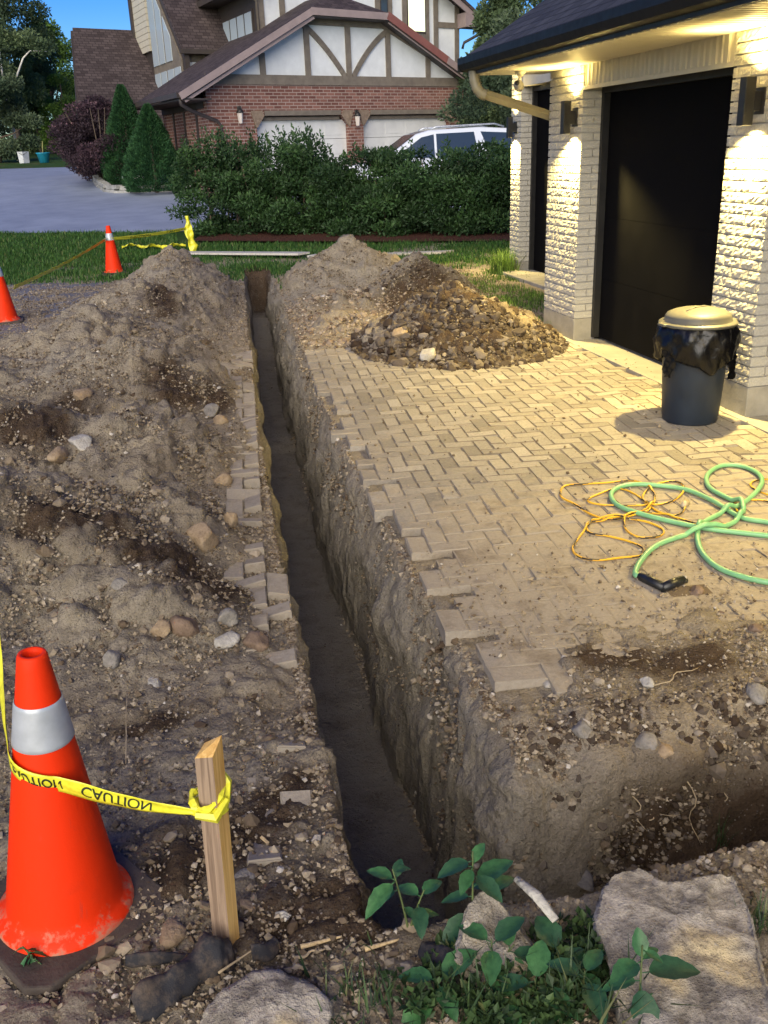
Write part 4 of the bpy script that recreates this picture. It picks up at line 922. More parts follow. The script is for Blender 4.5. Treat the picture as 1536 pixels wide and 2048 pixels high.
# ------------------------------------------------------------------ car behind the hedge
def car():
    c = np.array([852 - 768., 285 - 1024., 1850.]); w = RM @ c; t = 25.6 / (.207 * w[0] + .978 * w[1]); x, y = w[0] * t, w[1] * t
    r = empty('parked_car', (x, y, float(TER(x, y)) - .10)); r.rotation_euler = (0, 0, rad(-3)); tag(r, 'white estate car with roof rails parked behind the hedge in front of the garage doors', 'car')
    # local: +x is the tail (screen right), -x the nose
    paint = mat('white_car_paint', (.62, .66, .72), .18, 0, spec=.6, Coat_Weight=.6); gl = glass_mat('car_glass', (.03, .045, .06)); blk = M_black
    prof = [(-2.42, .35), (-2.45, .75), (-2.32, .98), (-1.30, 1.10), (-.42, 1.68), (-.1, 1.76), (1.2, 1.80), (2.10, 1.74), (2.22, 1.70), (2.40, 1.15), (2.45, .6), (2.40, .35)]
    W_ = .96; ys = [(-W_ + .05), -W_, W_, W_ - .05]
    def sect(mb, pr, ins):
        n = len(pr); vs = []
        for yy, k in ((-1, 1), (1, 1)):
            for px_, pz in pr:
                tumble = 0 if pz < 1.08 else (pz - 1.08) * .24; vs.append((px_, yy * (W_ - ins - tumble), pz))
        mb.add(vs, [tuple(range(n)), tuple(range(2 * n - 1, n - 1, -1))] + [(i, n + i, n + (i + 1) % n, (i + 1) % n) for i in range(n)])
    b = MB(); sect(b, prof, 0); b.build('body', paint, r, bevel=.05)
    for s in (-1, 1):
        for q, nm in (([(-1.0, 1.14), (-.30, 1.60), (.02, 1.66), (.02, 1.12)], 'window'), ([(.08, 1.12), (.08, 1.67), (1.05, 1.69), (1.15, 1.12)], 'window'), ([(1.45, 1.14), (1.22, 1.69), (2.02, 1.64), (2.25, 1.16)], 'window')):
            m = MB(); vs = [(a, s * (W_ - max(0, z - 1.08) * .24 + .006), z) for a, z in q] + [(a, s * (W_ - .03 - max(0, z - 1.08) * .24), z) for a, z in q]; fs = [(0, 1, 2, 3), (7, 6, 5, 4)] + [(i, 4 + i, 4 + (i + 1) % 4, (i + 1) % 4) for i in range(4)]
            if s < 0: fs = [tuple(reversed(f)) for f in fs]
            m.add(vs, fs); m.build(nm, gl, r)
        MB().tube([(-.05, s * .74, 1.77), (.1, s * .74, 1.83), (1.6, s * .74, 1.86), (1.85, s * .74, 1.79)], .022, 8).build('roof_rail', varied('silver_rail', (.5, .53, .57), .3, metal=.6), r)
        mr_ = MB(); mr_.box(-.98, -.80, s * .97 if s > 0 else -1.16, 1.16 if s > 0 else -.97, 1.12, 1.26); mr_.build('mirror', paint, r, bevel=.03)
        for xx in (-1.5, 1.45):
            wl = MB(); wl.lathe([(.0, -.11), (.24, -.11), (.34, -.10), (.36, -.05), (.36, .05), (.34, .10), (.24, .11), (0, .11)], 24); o = wl.build('wheel', blk, r); o.rotation_euler = (rad(90), 0, 0); o.location = (xx, s * .88, .36)
            hb2 = MB(); hb2.lathe([(0, .12), (.05, .125), (.22, .115), (.23, .10)], 20); o2 = hb2.build('rim', varied('alloy', (.4, .4, .42), .35, metal=.7), o)
            if s > 0: o2.rotation_euler = (math.pi, 0, 0)
        MB().box(-2.47, -2.38, s * .45 if s > 0 else -.85, .85 if s > 0 else -.45, .70, .86).build('headlight', gl, r, bevel=.02)
        MB().box(2.40, 2.46, s * .6 if s > 0 else -.9, .9 if s > 0 else -.6, .95, 1.2).build('tail_light', mat('red_lamp', (.3, .02, .02), .2), r, bevel=.02)
    wsc = MB(); wsc.add([(-1.22, -.82, 1.16), (-1.22, .82, 1.16), (-.45, .72, 1.675), (-.45, -.72, 1.675)], [(0, 3, 2, 1)]); wsc.build('windscreen', gl, r)
    MB().prism([(2.05, 1.74), (2.42, 1.72), (2.40, 1.67), (2.1, 1.68)], -.7, .7).build('spoiler', paint, r, bevel=.01)
car()

# ------------------------------------------------------------------ stones, pebbles, rubble
def ico(sub):
    bm = bmesh.new(); bmesh.ops.create_icosphere(bm, subdivisions=sub, radius=1); v = np.array([q.co[:] for q in bm.verts]); f = np.array([[q.index for q in p.verts] for p in bm.faces]); bm.free(); return v, f
ICO = {0: (np.array([[1,0,0],[-1,0,0],[0,1,0],[0,-1,0],[0,0,1],[0,0,-1]], float), np.array([[0,2,4],[2,1,4],[1,3,4],[3,0,4],[2,0,5],[1,2,5],[3,1,5],[0,3,5]])), 1: ico(1), 2: ico(2), 3: ico(3)}
def scatter(name, P, sz, m, kinds=24, sub=1, seed=1, label=None, cat=None, parent=None, flat=.7, sink=.3):
    """thousands of small angular stones in one loose mass"""
    g = np.random.default_rng(seed); v0, f0 = ICO[sub]; n = len(P); protos = []
    for k in range(kinds):
        w = v0 * (1 + .35 * fbm(v0[:, 0] * 1.3 + k * 9, v0[:, 1] * 1.3, v0[:, 2] * 1.3, 2, k))[:, None]
        for _ in range(6):   # flat chips
            d = g.normal(size=3); d /= np.linalg.norm(d); h = g.uniform(.4, .78); t = w @ d; w = w - np.outer(np.maximum(t - h, 0), d)
        protos.append(w * np.array([1, g.uniform(.6, .95), g.uniform(.5, flat + .15)]))
    protos = np.array(protos); k = g.integers(0, kinds, n); a = g.random(n) * 6.283; ti = g.normal(size=n) * .35
    V = protos[k] * sz[:, None, None]
    c, s = np.cos(ti)[:, None], np.sin(ti)[:, None]; y, z = V[..., 1] * c - V[..., 2] * s, V[..., 1] * s + V[..., 2] * c
    c, s = np.cos(a)[:, None], np.sin(a)[:, None]; x, y = V[..., 0] * c - y * s, V[..., 0] * s + y * c
    V = np.stack([x, y, z], -1) + P[:, None, :]; V[..., 2] += (sz * (.5 - sink) * .6)[:, None]
    F = (f0[None] + (np.arange(n) * len(v0))[:, None, None]).reshape(-1, 3); r = np.repeat(np.clip(g.random(n), 0, 1), len(f0))
    o = npmesh(name, V.reshape(-1, 3), F, m, parent, attrs={'rnd': ('FACE', r)}); tag(o, label, cat, kind='stuff'); return o
def ground_pts(n, seed, x0, x1, y0, y1, dens):
    g = np.random.default_rng(seed); x = g.uniform(x0, x1, n); y = y0 * (y1 / y0) ** g.random(n); k = g.random(n) < dens(x, y); x, y = x[k], y[k]
    return np.stack([x, y, SURF(x, y)], 1)
def dens_dirt(x, y):
    d = np.where(x < XL(y) - .02, .95, 0.) * sst(16, 14, y)
    d = np.where((x > XR(y)) & (y < 2.95 - .4 * (x < 1.2)), .9, d)
    d = np.where((x > XR(y)) & (y > 8.4) & (y < 14.5) & (x < 4.3), .85, d); d = np.where(y < 1.72, .9, d)
    d = np.where((x > XR(y) + .1) & (y > 2.75) & (y < 8.4), .03 + .25 * sst(4.0, 2.9, y) + .25 * (HGT(x, y) > .02), d)
    d = np.where((DIG(x, y) > .04) & (DIG(x, y) < .5), np.where((y < 2.5) & (x > .9), .8, .3), d); d = np.where(DIG(x, y) > .5, .02, d)
    return d * np.clip(.55 + .8 * fbm(x * 2, y * 2, 3, 3, 91), .3, 1)
g = np.random.default_rng(5)
P = ground_pts(420000, 1, -2.6, 4.6, 1.0, 15, dens_dirt); s_ = np.exp(g.normal(-5.35, .48, len(P))) * (1 + .10 * P[:, 1]); P[:, 2] = np.where((P[:, 0] > .95) & (P[:, 1] > 2.8) & (P[:, 1] < 8.4), np.maximum(P[:, 2], .0), P[:, 2])
P[:, 2] += .006; scatter('gravel', P, np.minimum(s_, .018), M_soilclod, seed=2, sub=0)
P = ground_pts(90000, 7, -2.6, 4.4, 1.1, 14, lambda x, y: dens_dirt(x, y) * (HGT(x, y) > .05) * .9 + .22 * (dens_dirt(x, y) > .3)); s_ = np.exp(g.normal(-4.6, .50, len(P))); scatter('rubble', P + [0, 0, .004], np.clip(s_, .007, .06), M_soilclod, sub=1, seed=3)
# the clod heap by the garage and its brown neighbour
def heap_pts(n, seed, cx, cy, rx, ry, p=.7):
    g = np.random.default_rng(seed); a = g.random(n) * 6.283; r = g.random(n) ** p; x, y = cx + rx * r * np.cos(a), cy + ry * r * np.sin(a); return np.stack([x, y, np.maximum(SURF(x, y), 0)], 1)
P = heap_pts(7500, 11, 2.55, 8.35, 1.0, 1.08, .62); s_ = np.clip(np.exp(g.normal(-4.05, .55, len(P))), .009, .075); scatter('rubble', P, s_, M_clod, sub=2, seed=12, sink=.25)
P = heap_pts(380, 13, 2.9, 10.9, .9, .9); scatter('rubble', P, np.clip(np.exp(g.normal(-4.0, .5, len(P))), .01, .07), M_clod, sub=1, seed=14)
P = heap_pts(2200, 15, 1.7, 9.9, 1.1, 1.3, .5); P = P[P[:, 0] > XR(P[:, 1]) + .06]; scatter('rubble', P, np.clip(np.exp(g.normal(-4.1, .5, len(P))), .01, .06), M_pebble, sub=1, seed=16)
def face_pts(n, seed, f):
    g = np.random.default_rng(seed); y = 1.5 * (14.5 / 1.5) ** g.random(n); x = f(y, g); return np.stack([x, y, SURF(x, y) + .002], 1)
P = np.concatenate([face_pts(9000, 31, lambda y, g: XR(y) + g.uniform(-.11, .06, len(y))), face_pts(6000, 32, lambda y, g: XL(y) + g.uniform(-.04, .035, len(y)))]); P = P[P[:, 1] > 1.8]
x = g.uniform(.92, 4, 9000); y = g.uniform(1.95, 2.36, 9000); P = np.concatenate([P, np.stack([x, y, SURF(x, y)], 1)]); s_ = np.clip(np.exp(g.normal(-4.9, .5, len(P))), .004, .026); scatter('rubble', P, s_, M_soilclod, sub=1, seed=33, sink=.8)
x = g.uniform(.92, 3.6, 8000); y = g.uniform(1.98, 2.42, 8000); scatter('rubble', np.stack([x, y, SURF(x, y)], 1), np.clip(np.exp(g.normal(-4.5, .5, 8000)), .006, .04), M_clod, sub=1, seed=35, sink=.8)
ROCKS = [  # px, py, half sizes (m), material, label
 (165, 893, .085, .06, .05, 2, 'flat pale whitish rock lying on the left spoil heap'),
 (405, 1085, .085, .07, .065, 1, 'largest tan rounded rock beside the trench on the left'),
 (446, 965, .05, .045, .045, 1, 'orange-tan rock close to the trench edge above the largest tan rock'),
 (462, 1048, .035, .03, .045, 1, 'upright golden-tan rock just behind the largest tan rock'),
 (457, 1283, .055, .035, .03, 2, 'speckled grey-white oval cobble at the foot of the dark soil'),
 (512, 1290, .065, .04, .03, 3, 'reddish-brown flat rock near the trench beside the oval cobble'),
 (452, 1245, .05, .04, .04, 0, 'grey-brown blocky rock above the oval cobble'),
 (372, 1262, .06, .045, .045, 3, 'brown rock in the row below the dark soil patch'),
 (322, 1265, .04, .035, .035, 1, 'small tan rock left of the brown rock in the row'),
 (222, 1325, .04, .033, .03, 0, 'grey angular stone above and right of the big cone'),
 (311, 1372, .035, .020, .018, 2, 'smooth pale elongated pebble on bare dirt above the stake'),
 (242, 1180, .035, .03, .03, 0, 'blue-grey stone on the front spoil heap'),
 (165, 800, .10, .07, .06, 1, 'big tan boulder embedded in the middle of the left spoil heap'),
 (118, 920, .10, .05, .05, 1, 'long orange-tan rock left of the flat pale rock'),
 (425, 828, .08, .06, .05, 0, 'dark grey rock half buried near the trench'),
 (440, 848, .05, .05, .045, 1, 'ochre rock right below the dark grey half buried rock'),
 (855, 715, .085, .07, .07, 2, 'pale rounded stone at the front foot of the clod heap'),
 (800, 672, .07, .05, .05, 1, 'tan stone at the left foot of the clod heap'),
 (1005, 1375, 0, 0, 0, 1, ''),
 (1293, 1371, .028, .022, .02, 2, 'light grey pebble-like stone below the dark wet patch on the paving'),
 (1095, 1372, .022, .016, .012, 2, 'small pale pebble beside the pulled-out paver gap'),
 (1165, 1465, .035, .03, .022, 0, 'grey stone at the lip of the side trench'),
 (1290, 1497, .045, .032, .025, 0, 'grey-brown stone among clods on the side trench lip'),
 (1515, 1395, .045, .035, .03, 0, 'dark bluish stone at the right edge of the photo near the dry stalks'),
 (1390, 1198, .03, .025, .02, 3, 'dark clod lying on the wet spot by the hose end'),
 (1513, 1266, .03, .025, .022, 3, 'dark brown clod on the paving at the right edge'),
 (1420, 1239, .018, .015, .013, 3, 'left one of two tiny dark clods below the hose end'),
 (1442, 1230, .016, .013, .012, 3, 'right one of two tiny dark clods below the hose end'),
 (1160, 1765, .05, .035, .03, 0, 'grey stone left of the big limestone slab at the trench edge'),
 (1330, 1510, .035, .03, .028, 1, 'tan lump on the brown side trench face'),
 (490, 1760, .030, .022, .016, 0, 'flat grey stone right of the wooden stake'),
 (495, 1815, .022, .018, .014, 1, 'small tan stone at the right of the stake foot'),
 (345, 1875, .045, .03, .018, 1, 'flat tan stone between the cone base and the stake'),
]
def rock(px, py, a, b, c, k, label, name='rock', seed=0):
    p = hit(px, py); v, f = ICO[3]; g = np.random.default_rng(seed + 100)
    w = v * (1 + .22 * fbm(v[:, 0] * 1.2 + seed, v[:, 1] * 1.2, v[:, 2] * 1.2, 3, seed))[:, None]
    for _ in range(6):
        d = g.normal(size=3); d /= np.linalg.norm(d); t = w @ d; w = w - np.outer(np.maximum(t - g.uniform(.55, .85), 0), d)
    w = w * np.array([a, b, c]) * 1.1 + .05 * c * v * fbm(v[:, 0] * 6, v[:, 1] * 6, v[:, 2] * 6, 3, seed)[:, None]
    o = npmesh(name, w, f, M_rock[k], smooth=True); o.location = (p.x, p.y, max(p.z, 0 if (p.x > .95 and 2.9 < p.y < 8) else -9) + c * .35); o.rotation_euler = (g.normal() * .15, g.normal() * .15, g.random() * 3)
    tag(o, label, 'rock'); return o
for i, q in enumerate(ROCKS):
    if q[2]: rock(*q, seed=i)

# ------------------------------------------------------------------ foreground slabs
def hz(px, py, z):
    w = RM @ np.array([px - 768., py - 1024., 1850.]); t = (z - CAM_H) / w[2]; return Vector((w[0] * t, w[1] * t, z))
def slab_rock(px_poly, z0, th, m, label, tilt=0, seed=1, name='stone_slab', dome=.0):
    pts = [hz(*p, z0) for p in px_poly]; cx = sum(p.x for p in pts) / len(pts); cy = sum(p.y for p in pts) / len(pts)
    poly = [(p.x - cx, p.y - cy) for p in pts]; mb = MB(); mb.prism(poly, -th, 0, 'z'); t = mb.build('tmp', m)
    rm = t.modifiers.new('r', 'REMESH'); rm.mode = 'VOXEL'; rm.voxel_size = .0065
    bpy.context.view_layer.update(); me = bpy.data.meshes.new_from_object(t.evaluated_get(bpy.context.evaluated_depsgraph_get())); bpy.data.objects.remove(t)
    n = len(me.vertices); v = np.zeros(n * 3, np.float32); me.vertices.foreach_get('co', v); v = v.reshape(-1, 3).astype(float); nn = np.zeros(n * 3, np.float32); me.vertices.foreach_get('normal', nn); nn = nn.reshape(-1, 3)
    R0 = max(abs(np.array(poly)).max(0)); x, y, z = v.T; top = np.clip(nn[:, 2], 0, 1); sd = 1 - np.abs(nn[:, 2])
    lay = np.sin(z * 160 + 3 * fbm(x * 6, y * 6, 0, 2, seed)) * .004
    d = .009 * fbm(x * 6, y * 6, z * 6, 4, seed) + .006 * fbm(x * 22, y * 22, z * 22, 4, seed + 1) + .0022 * fbm(x * 80, y * 80, z * 80, 2, seed + 2)
    d = d + sd * (lay + .016 * fbm(x * 12, y * 12, z * 30, 3, seed + 3)) + top * dome * np.clip(1 - (x * x + y * y) / R0 ** 2, 0, 1)
    st = top * (-.012) * sst(.1, .22, fbm(x * 5, y * 5, 3, 3, seed + 9))     # shallow spalled patches
    v = v + nn * (d + st)[:, None]; me.vertices.foreach_set('co', v.astype(np.float32).ravel()); me.polygons.foreach_set('use_smooth', np.ones(len(me.polygons), bool)); me.update(); me.name = name; me.materials.clear()
    o = link(name, me, m); o.location = (cx, cy, z0); o.rotation_euler = (tilt, 0, 0); tag(o, label, 'stone slab'); return o
def lime_fn(N):
    co = N.co(); a = N.noise(co, 7, 6, .7); b = N.noise(co, 26, 5, .75); c3 = N.noise(co, 140, 4, .7); v = N.noise(co, 3.2, 3, .5)
    c = N.mix(N.ramp(a, [(.38, 0.), (.6, 1.)]), (.22, .195, .155), (.64, .57, .45)); c = N.mix(N.ramp(v, [(.58, 0.), (.64, .9)]), c, (.66, .53, .30))
    c = N.mix(N.ramp(b, [(.3, .8), (.48, 0.)]), c, (.15, .12, .09)); c = N.mix(N.ramp(b, [(.6, 0.), (.68, .7)]), c, (.58, .52, .42)); c = N.mix(N.ramp(c3, [(.35, .5), (.55, 0.)]), c, N.mix(1., c, .5, 'MULTIPLY'))
    return {'Base Color': c, 'Normal': N.bump(c3, .8, .005, N.bump(b, 1., .02, N.bump(a, .6, .03)))}
M_lime = mat('limestone', rough=.9, fn=lime_fn, spec=.2)
slab_rock([(1204, 1768), (1232, 1742), (1275, 1728), (1300, 1738), (1335, 1760), (1372, 1764), (1400, 1750), (1440, 1742), (1470, 1745), (1484, 1782), (1506, 1822), (1516, 1880), (1532, 1940), (1570, 2080), (1250, 2100), (1232, 1990), (1212, 1900), (1190, 1850), (1198, 1800)], .075, .11, M_lime, 'large flat limestone slab with a yellow-cream patch at the bottom right corner', seed=5)
slab_rock([(395, 2080), (402, 2030), (450, 1992), (505, 1962), (545, 1952), (585, 1966), (640, 1990), (664, 2008), (655, 2090)], .045, .09, M_lime, 'rounded grey-beige limestone rock at the bottom centre beside the dark fabric', seed=9, dome=.03)
s3 = slab_rock([(905, 1925), (930, 1830), (975, 1795), (1040, 1850), (1085, 1895), (1105, 1935), (1100, 1975), (1000, 1985)], .075, .07, M_lime, 'tilted wedge of cream limestone with a split edge behind the broad-leaved weeds', seed=14); s3.rotation_euler = (rad(16), rad(4), 0)
M_white = rock_mat('white_chip', (.38, .36, .31), (.58, .55, .48))
s4 = MB(); a, b = hit(1030, 1835), hit(1108, 1910)
s4.tube([Vector((a.x, a.y, .13)), Vector((a.x, a.y, .13)).lerp(Vector((b.x, b.y, .10)), .5) + Vector((.004, .003, .006)), Vector((b.x, b.y, .10))], [.007, .011, .008], 7, ell=1.3); o = s4.build('stone_splinter', M_white); tag(o, 'long white splinter of stone leaning on the tilted cream limestone wedge', 'rock')

# ------------------------------------------------------------------ traffic cones
def plastic_orange(N):
    co = N.co(); n = N.noise(co, 12, 5, .65); f = N.noise(co, 300, 2, .5)
    c = N.mix(N.ramp(n, [(.55, 0.), (.75, .35)]), (.80, .034, .002), (.58, .035, .008)); m = N.new('ShaderNodeMapping'); N.t.links.new(co, m.inputs[0]); m.inputs['Scale'].default_value = (30, 30, 6); sc = N.noise(m.outputs[0], 2.2, 5, .7); sep = N.new('ShaderNodeSeparateXYZ'); N.t.links.new(co, sep.inputs[0])
    c = N.mix(N.ramp(sc, [(.62, 0.), (.72, .4)]), c, (.42, .05, .03)); mud = N.math('SUBTRACT', N.noise(co, 22, 5, .7), N.math('MULTIPLY', sep.outputs[2], 2.6)); c = N.mix(N.ramp(mud, [(.36, 0.), (.52, .75)]), c, (.36, .24, .15))
    return {'Base Color': c, 'Normal': N.bump(f, .15, .001, N.bump(n, .2, .01))}
M_orange = mat('orange_vinyl', rough=.6, fn=plastic_orange, spec=.2)
M_refl = varied('reflective_sleeve', (.47, .50, .53), .4, 20, .12, 600, .2, .0006, metal=.25)
M_rub = varied('dirty_black_rubber', (.075, .058, .045), .9, 9, .5, 60, .6, .006)
def cone(x, y, h, rb, label, lean=(0, 0), rz=.3, base=True, z=None):
    r = empty('traffic_cone', (x, y, (float(SURF(x, y)) if z is None else z) - .008)); tag(r, label, 'traffic cone', 'orange traffic cones with reflective sleeves'); r.rotation_euler = (lean[0], lean[1], rz)
    rt = .032; zb = .028; R = lambda z_: rb + (rt - rb) * (z_ - zb) / (h - zb)
    pr = [(rb + .022, zb - .004), (rb + .020, zb + .010), (rb + .004, zb + .020)] + [(R(z_), z_) for z_ in np.linspace(zb + .03, h - .006, 26)] + [(rt - .002, h), (rt - .010, h + .001), (rt - .013, h - .01), (rt - .012, h - .10)]
    MB().lathe(pr, 56).build('body', M_orange, r)
    a, b = h * .70, h * .845; MB().lathe([(R(a) + .0015, a), (R(a) + .003, a + .002)] + [(R(z_) + .0032, z_) for z_ in np.linspace(a + .01, b - .01, 8)] + [(R(b) + .003, b - .002), (R(b) + .0012, b)], 56).build('reflective_sleeve', M_refl, r)
    w = rb + .055; o_ = [( -w + .04, -w), (w - .04, -w), (w, -w + .04), (w, w - .04), (w - .04, w), (-w + .04, w), (-w, w - .04), (-w, -w + .04)]
    MB().prism(o_, 0.0, .027, 'z').build('base', M_rub, r, bevel=.006)
c1 = hit(128, 1840); cone(-.437, 1.925, .735, .142, 'large orange traffic cone closest to the viewer with caution tape across it', rz=.62, lean=(.029, .041))
c2 = hit(228, 548); cone(c2.x, c2.y + .15, .745, .14, 'small distant orange traffic cone standing on the lawn edge', rz=.2)
c3 = hit(8, 646); cone(c3.x, c3.y + .1, .745, .15, 'orange traffic cone cut by the left edge of the photo on the asphalt', rz=.1)

# ------------------------------------------------------------------ wooden stake
def wood_fn(a, b):
    def fn(N):
        co = N.co(); m = N.new('ShaderNodeMapping'); N.t.links.new(co, m.inputs[0]); m.inputs['Scale'].default_value = (60, 60, 2.2)
        g = N.noise(m.outputs[0], 1.5, 5, .6, .8); return {'Base Color': N.mix(N.ramp(g, [(.35, 0.), (.65, 1.)]), a, b), 'Normal': N.bump(g, .5, .002)}
    return fn
M_wold = mat('weathered_pine', rough=.8, fn=wood_fn((.17, .115, .075), (.34, .245, .165))); M_wnew = mat('fresh_sawn_pine', rough=.7, fn=wood_fn((.55, .30, .07), (.78, .50, .17)))
sp = hit(446, 1893); stx, sty = sp.x + .01, sp.y + .01
st = MB(); w_, d_ = .024, .019
tops = [(-w_, -d_, .530), (w_, -d_, .548), (w_, d_, .580), (-w_, d_, .545)]; bots = [(x_, y_, -.08) for x_, y_, _ in tops]
st.add(bots + tops, [(0, 1, 5, 4), (3, 0, 4, 7), (2, 3, 7, 6)]); st.mi = 1; st.add(bots + tops, [(1, 2, 6, 5)]); st.add(tops, [(0, 1, 2, 3)])
o = st.build('wooden_stake', [M_wold, M_wnew]); o.location = (stx, sty, sp.z); o.rotation_euler = (rad(0), rad(1.7), rad(-38)); tag(o, 'short weathered wooden stake with a slanted top and tape knotted round it', 'stake')
STK = o

# ------------------------------------------------------------------ caution tape
M_tape = mat('yellow_tape', (.80, .72, .03), .32, fn=lambda N: {'Base Color': N.mix(N.ramp(N.noise(N.co(), 60, 3), [(.3, 0.), (.7, 1.)]), (.62, .60, .03), (.85, .80, .05))}, spec=.5)
M_ink = mat('tape_ink', (.015, .02, .012), .5)
def letters(txt):
    cu = bpy.data.curves.new('t', 'FONT'); cu.body = txt; cu.size = 1; cu.align_x = 'LEFT'; cu.offset = .012; to = bpy.data.objects.new('t', cu); COL.objects.link(to)
    dg = bpy.context.evaluated_depsgraph_get(); me = bpy.data.meshes.new_from_object(to.evaluated_get(dg)); bm = bmesh.new(); bm.from_mesh(me)
    bmesh.ops.triangulate(bm, faces=bm.faces); bmesh.ops.subdivide_edges(bm, edges=[e for e in bm.edges if e.calc_length() > .12], cuts=2); bmesh.ops.triangulate(bm, faces=bm.faces)
    v = np.array([q.co[:2] for q in bm.verts]); f = [[q.index for q in p.verts] for p in bm.faces]; bm.free(); bpy.data.objects.remove(to); v -= v.min(0); return v, f
LET = letters('CAUTION')
def tape(name, P, U, wd, label, texts=(), seed=1, parent=None, crumple=.004):
    """ribbon: P centre points, U width direction at each, wd widths"""
    P = [Vector(p) for p in P]; U = [Vector(u).normalized() for u in U]; n = len(P); rn = np.random.default_rng(seed)
    L = [0]
    for i in range(1, n): L.append(L[-1] + (P[i] - P[i - 1]).length)
    def ev(s, t):   # s along in metres, t -1..1 across
        i = int(np.clip(np.searchsorted(L, s) - 1, 0, n - 2)); k = (s - L[i]) / max(1e-6, L[i + 1] - L[i]); p = P[i].lerp(P[i + 1], k); u = U[i].lerp(U[i + 1], k).normalized(); w = wd[i] * (1 - k) + wd[i + 1] * k
        nn = (P[i + 1] - P[i]).normalized().cross(u); return p + u * w / 2 * t + nn * crumple * (math.sin(s * 55 + t * 2.2) * .4 + math.sin(t * 4 + s * 13)) * .6, nn, w
    m = MB(); ns = max(20, int(L[-1] / .012)); ns = min(ns, 260); K = 6; g_ = [[ev(L[-1] * i / ns, -1 + 2 * j / K) for j in range(K + 1)] for i in range(ns + 1)]
    vs = [q[0] for r_ in g_ for q in r_]; m.add(vs, [(i * (K + 1) + j, i * (K + 1) + j + 1, (i + 1) * (K + 1) + j + 1, (i + 1) * (K + 1) + j) for i in range(ns) for j in range(K)], True)
    o = m.build(name, M_tape, parent); sld = o.modifiers.new('s', 'SOLIDIFY'); sld.thickness = .0006
    if label: tag(o, label, 'caution tape')
    for s0, length, flip, v0 in texts:
        v, f = LET; sx = length / v[:, 0].max(); q = []
        for x_, y_ in v:
            t = (y_ / v[:, 1].max() * 2 - 1) * .62 * (-1 if flip else 1); p, nn, w = ev(s0 + x_ * sx, t); q.append(p + nn * v0)
        b = MB(); b.add(q, f); b.build('lettering', M_ink, o)
    return o
# near run: from outside the frame at the left, down to the cone, across its face to the stake
cv = Vector((-.415, 1.925, 0)); R_ = lambda z_: .142 + (.032 - .142) * (z_ - .028) / .707
def W3(px, py, Y):
    c = np.array([px - 768., py - 1024., 1850.]); w = RM @ c; t = Y / w[1]; return Vector((w[0] * t, w[1] * t, CAM_H + w[2] * t))
A = W3(-16, 1225, 2.25); B = W3(24, 1500, 1.92); Bz = B.z
cr_ = R_(B.z) + .004; ang0, ang1 = rad(200), rad(292); P = [A, A.lerp(B, .5) + Vector((-.005, 0, -.02))]; zf = .435
for i in range(9):
    a = ang0 + (ang1 - ang0) * i / 8; z_ = B.z - .010 - (.050) * i / 8; r_ = R_(z_) + .005; P.append(cv + Vector((r_ * math.cos(a), r_ * math.sin(a), z_)))
E_ = Vector((stx - .022, sty - .03, .415)); q0 = P[-1]
for i in range(1, 9): t = i / 8; P.append(q0.lerp(E_, t) + Vector((0, 0, -.012 * math.sin(math.pi * t))))
U = [(.5, .2, .8), (.4, .1, .9)] + [(0.05, -.18, 1)] * 9 + [(.1, -.2 + .0 * i, 1) for i in range(8)]
wds = [.055, .05] + [.046] * 9 + [.05, .05, .048, .045, .04, .034, .024, .012]
Ls = [0]
for i in range(1, len(P)): Ls.append(Ls[-1] + (P[i] - P[i - 1]).length)
tape('caution_tape', P, U, wds, 'yellow caution tape running across the large front cone to the wooden stake', texts=((Ls[2] + .012, .135, True, .0014), (Ls[10] + .06, .17, True, .0014)), seed=3, crumple=.003)
kn = MB()
for k in range(3):
    z_ = .405 + k * .014; P = [(stx + .036 * math.cos(a) * 1.0, sty + .033 * math.sin(a), z_ + .012 * math.sin(a * 2 + k) + .01 * math.cos(a)) for a in np.linspace(rad(150), rad(510), 25)]; kn.tube(P, [.008 + .003 * math.sin(i * 1.7 + k) for i in range(25)], 6, smooth=False)
kn.tube([(stx + .04, sty - .01, .42), (stx + .045, sty, .46), (stx + .036, sty + .005, .49)], [.008, .010, .003], 5, smooth=False); kn.tube([(stx - .03, sty - .03, .41), (stx + .01, sty - .043, .405), (stx + .04, sty - .02, .43)], [.010, .015, .008], 6, smooth=False)
o = kn.build('tape_knot', M_tape); tag(o, 'knotted yellow tape wound tightly round the upper part of the wooden stake', 'caution tape')
# far runs
def far_tape(a, b, ya, yb, sag, label, txt=(), up=(.0, -.3, 1)):  # thin taut runs
    A, B = W3(*a, ya), W3(*b, yb); P = [A.lerp(B, i / 24) + Vector((0, 0, -sag * math.sin(math.pi * i / 24))) for i in range(25)]; U = [up] * 25
    return tape('caution_tape', P, U, [.055] * 25, label, texts=txt, seed=9, crumple=.006)
far_tape((28, 575), (212, 478), c3.y + .1, c2.y + .1, .03, up=(.35, -.25, .9), label='sagging yellow caution tape between the left edge cone and the small far cone')
far_tape((224, 478), (372, 457), c2.y + .1, c2.y + 2.0, .02, 'yellow caution tape stretched from the small far cone towards the hedge', ((.5, .6, False, .002), (1.6, .6, False, .002)))
p = W3(376, 457, c2.y + 2.0); gz = float(TER(p.x, p.y))
P = [(p.x, p.y, p.z + .22), (p.x + .02, p.y, p.z + .1), (p.x, p.y, p.z - .02), (p.x + .03, p.y - .02, p.z - .2), (p.x + .06, p.y - .03, p.z - .3), (p.x + .05, p.y - .05, gz + .03)]
tape('caution_tape', P, [(1, .2, 0), (.9, .5, 0), (1, -.3, 0), (.8, .6, 0), (1, 0, 0), (1, .3, 0)], [.07, .08, .16, .14, .18, .1], 'bunched yellow tape hanging down in front of the left end of the hedge', crumple=.02)
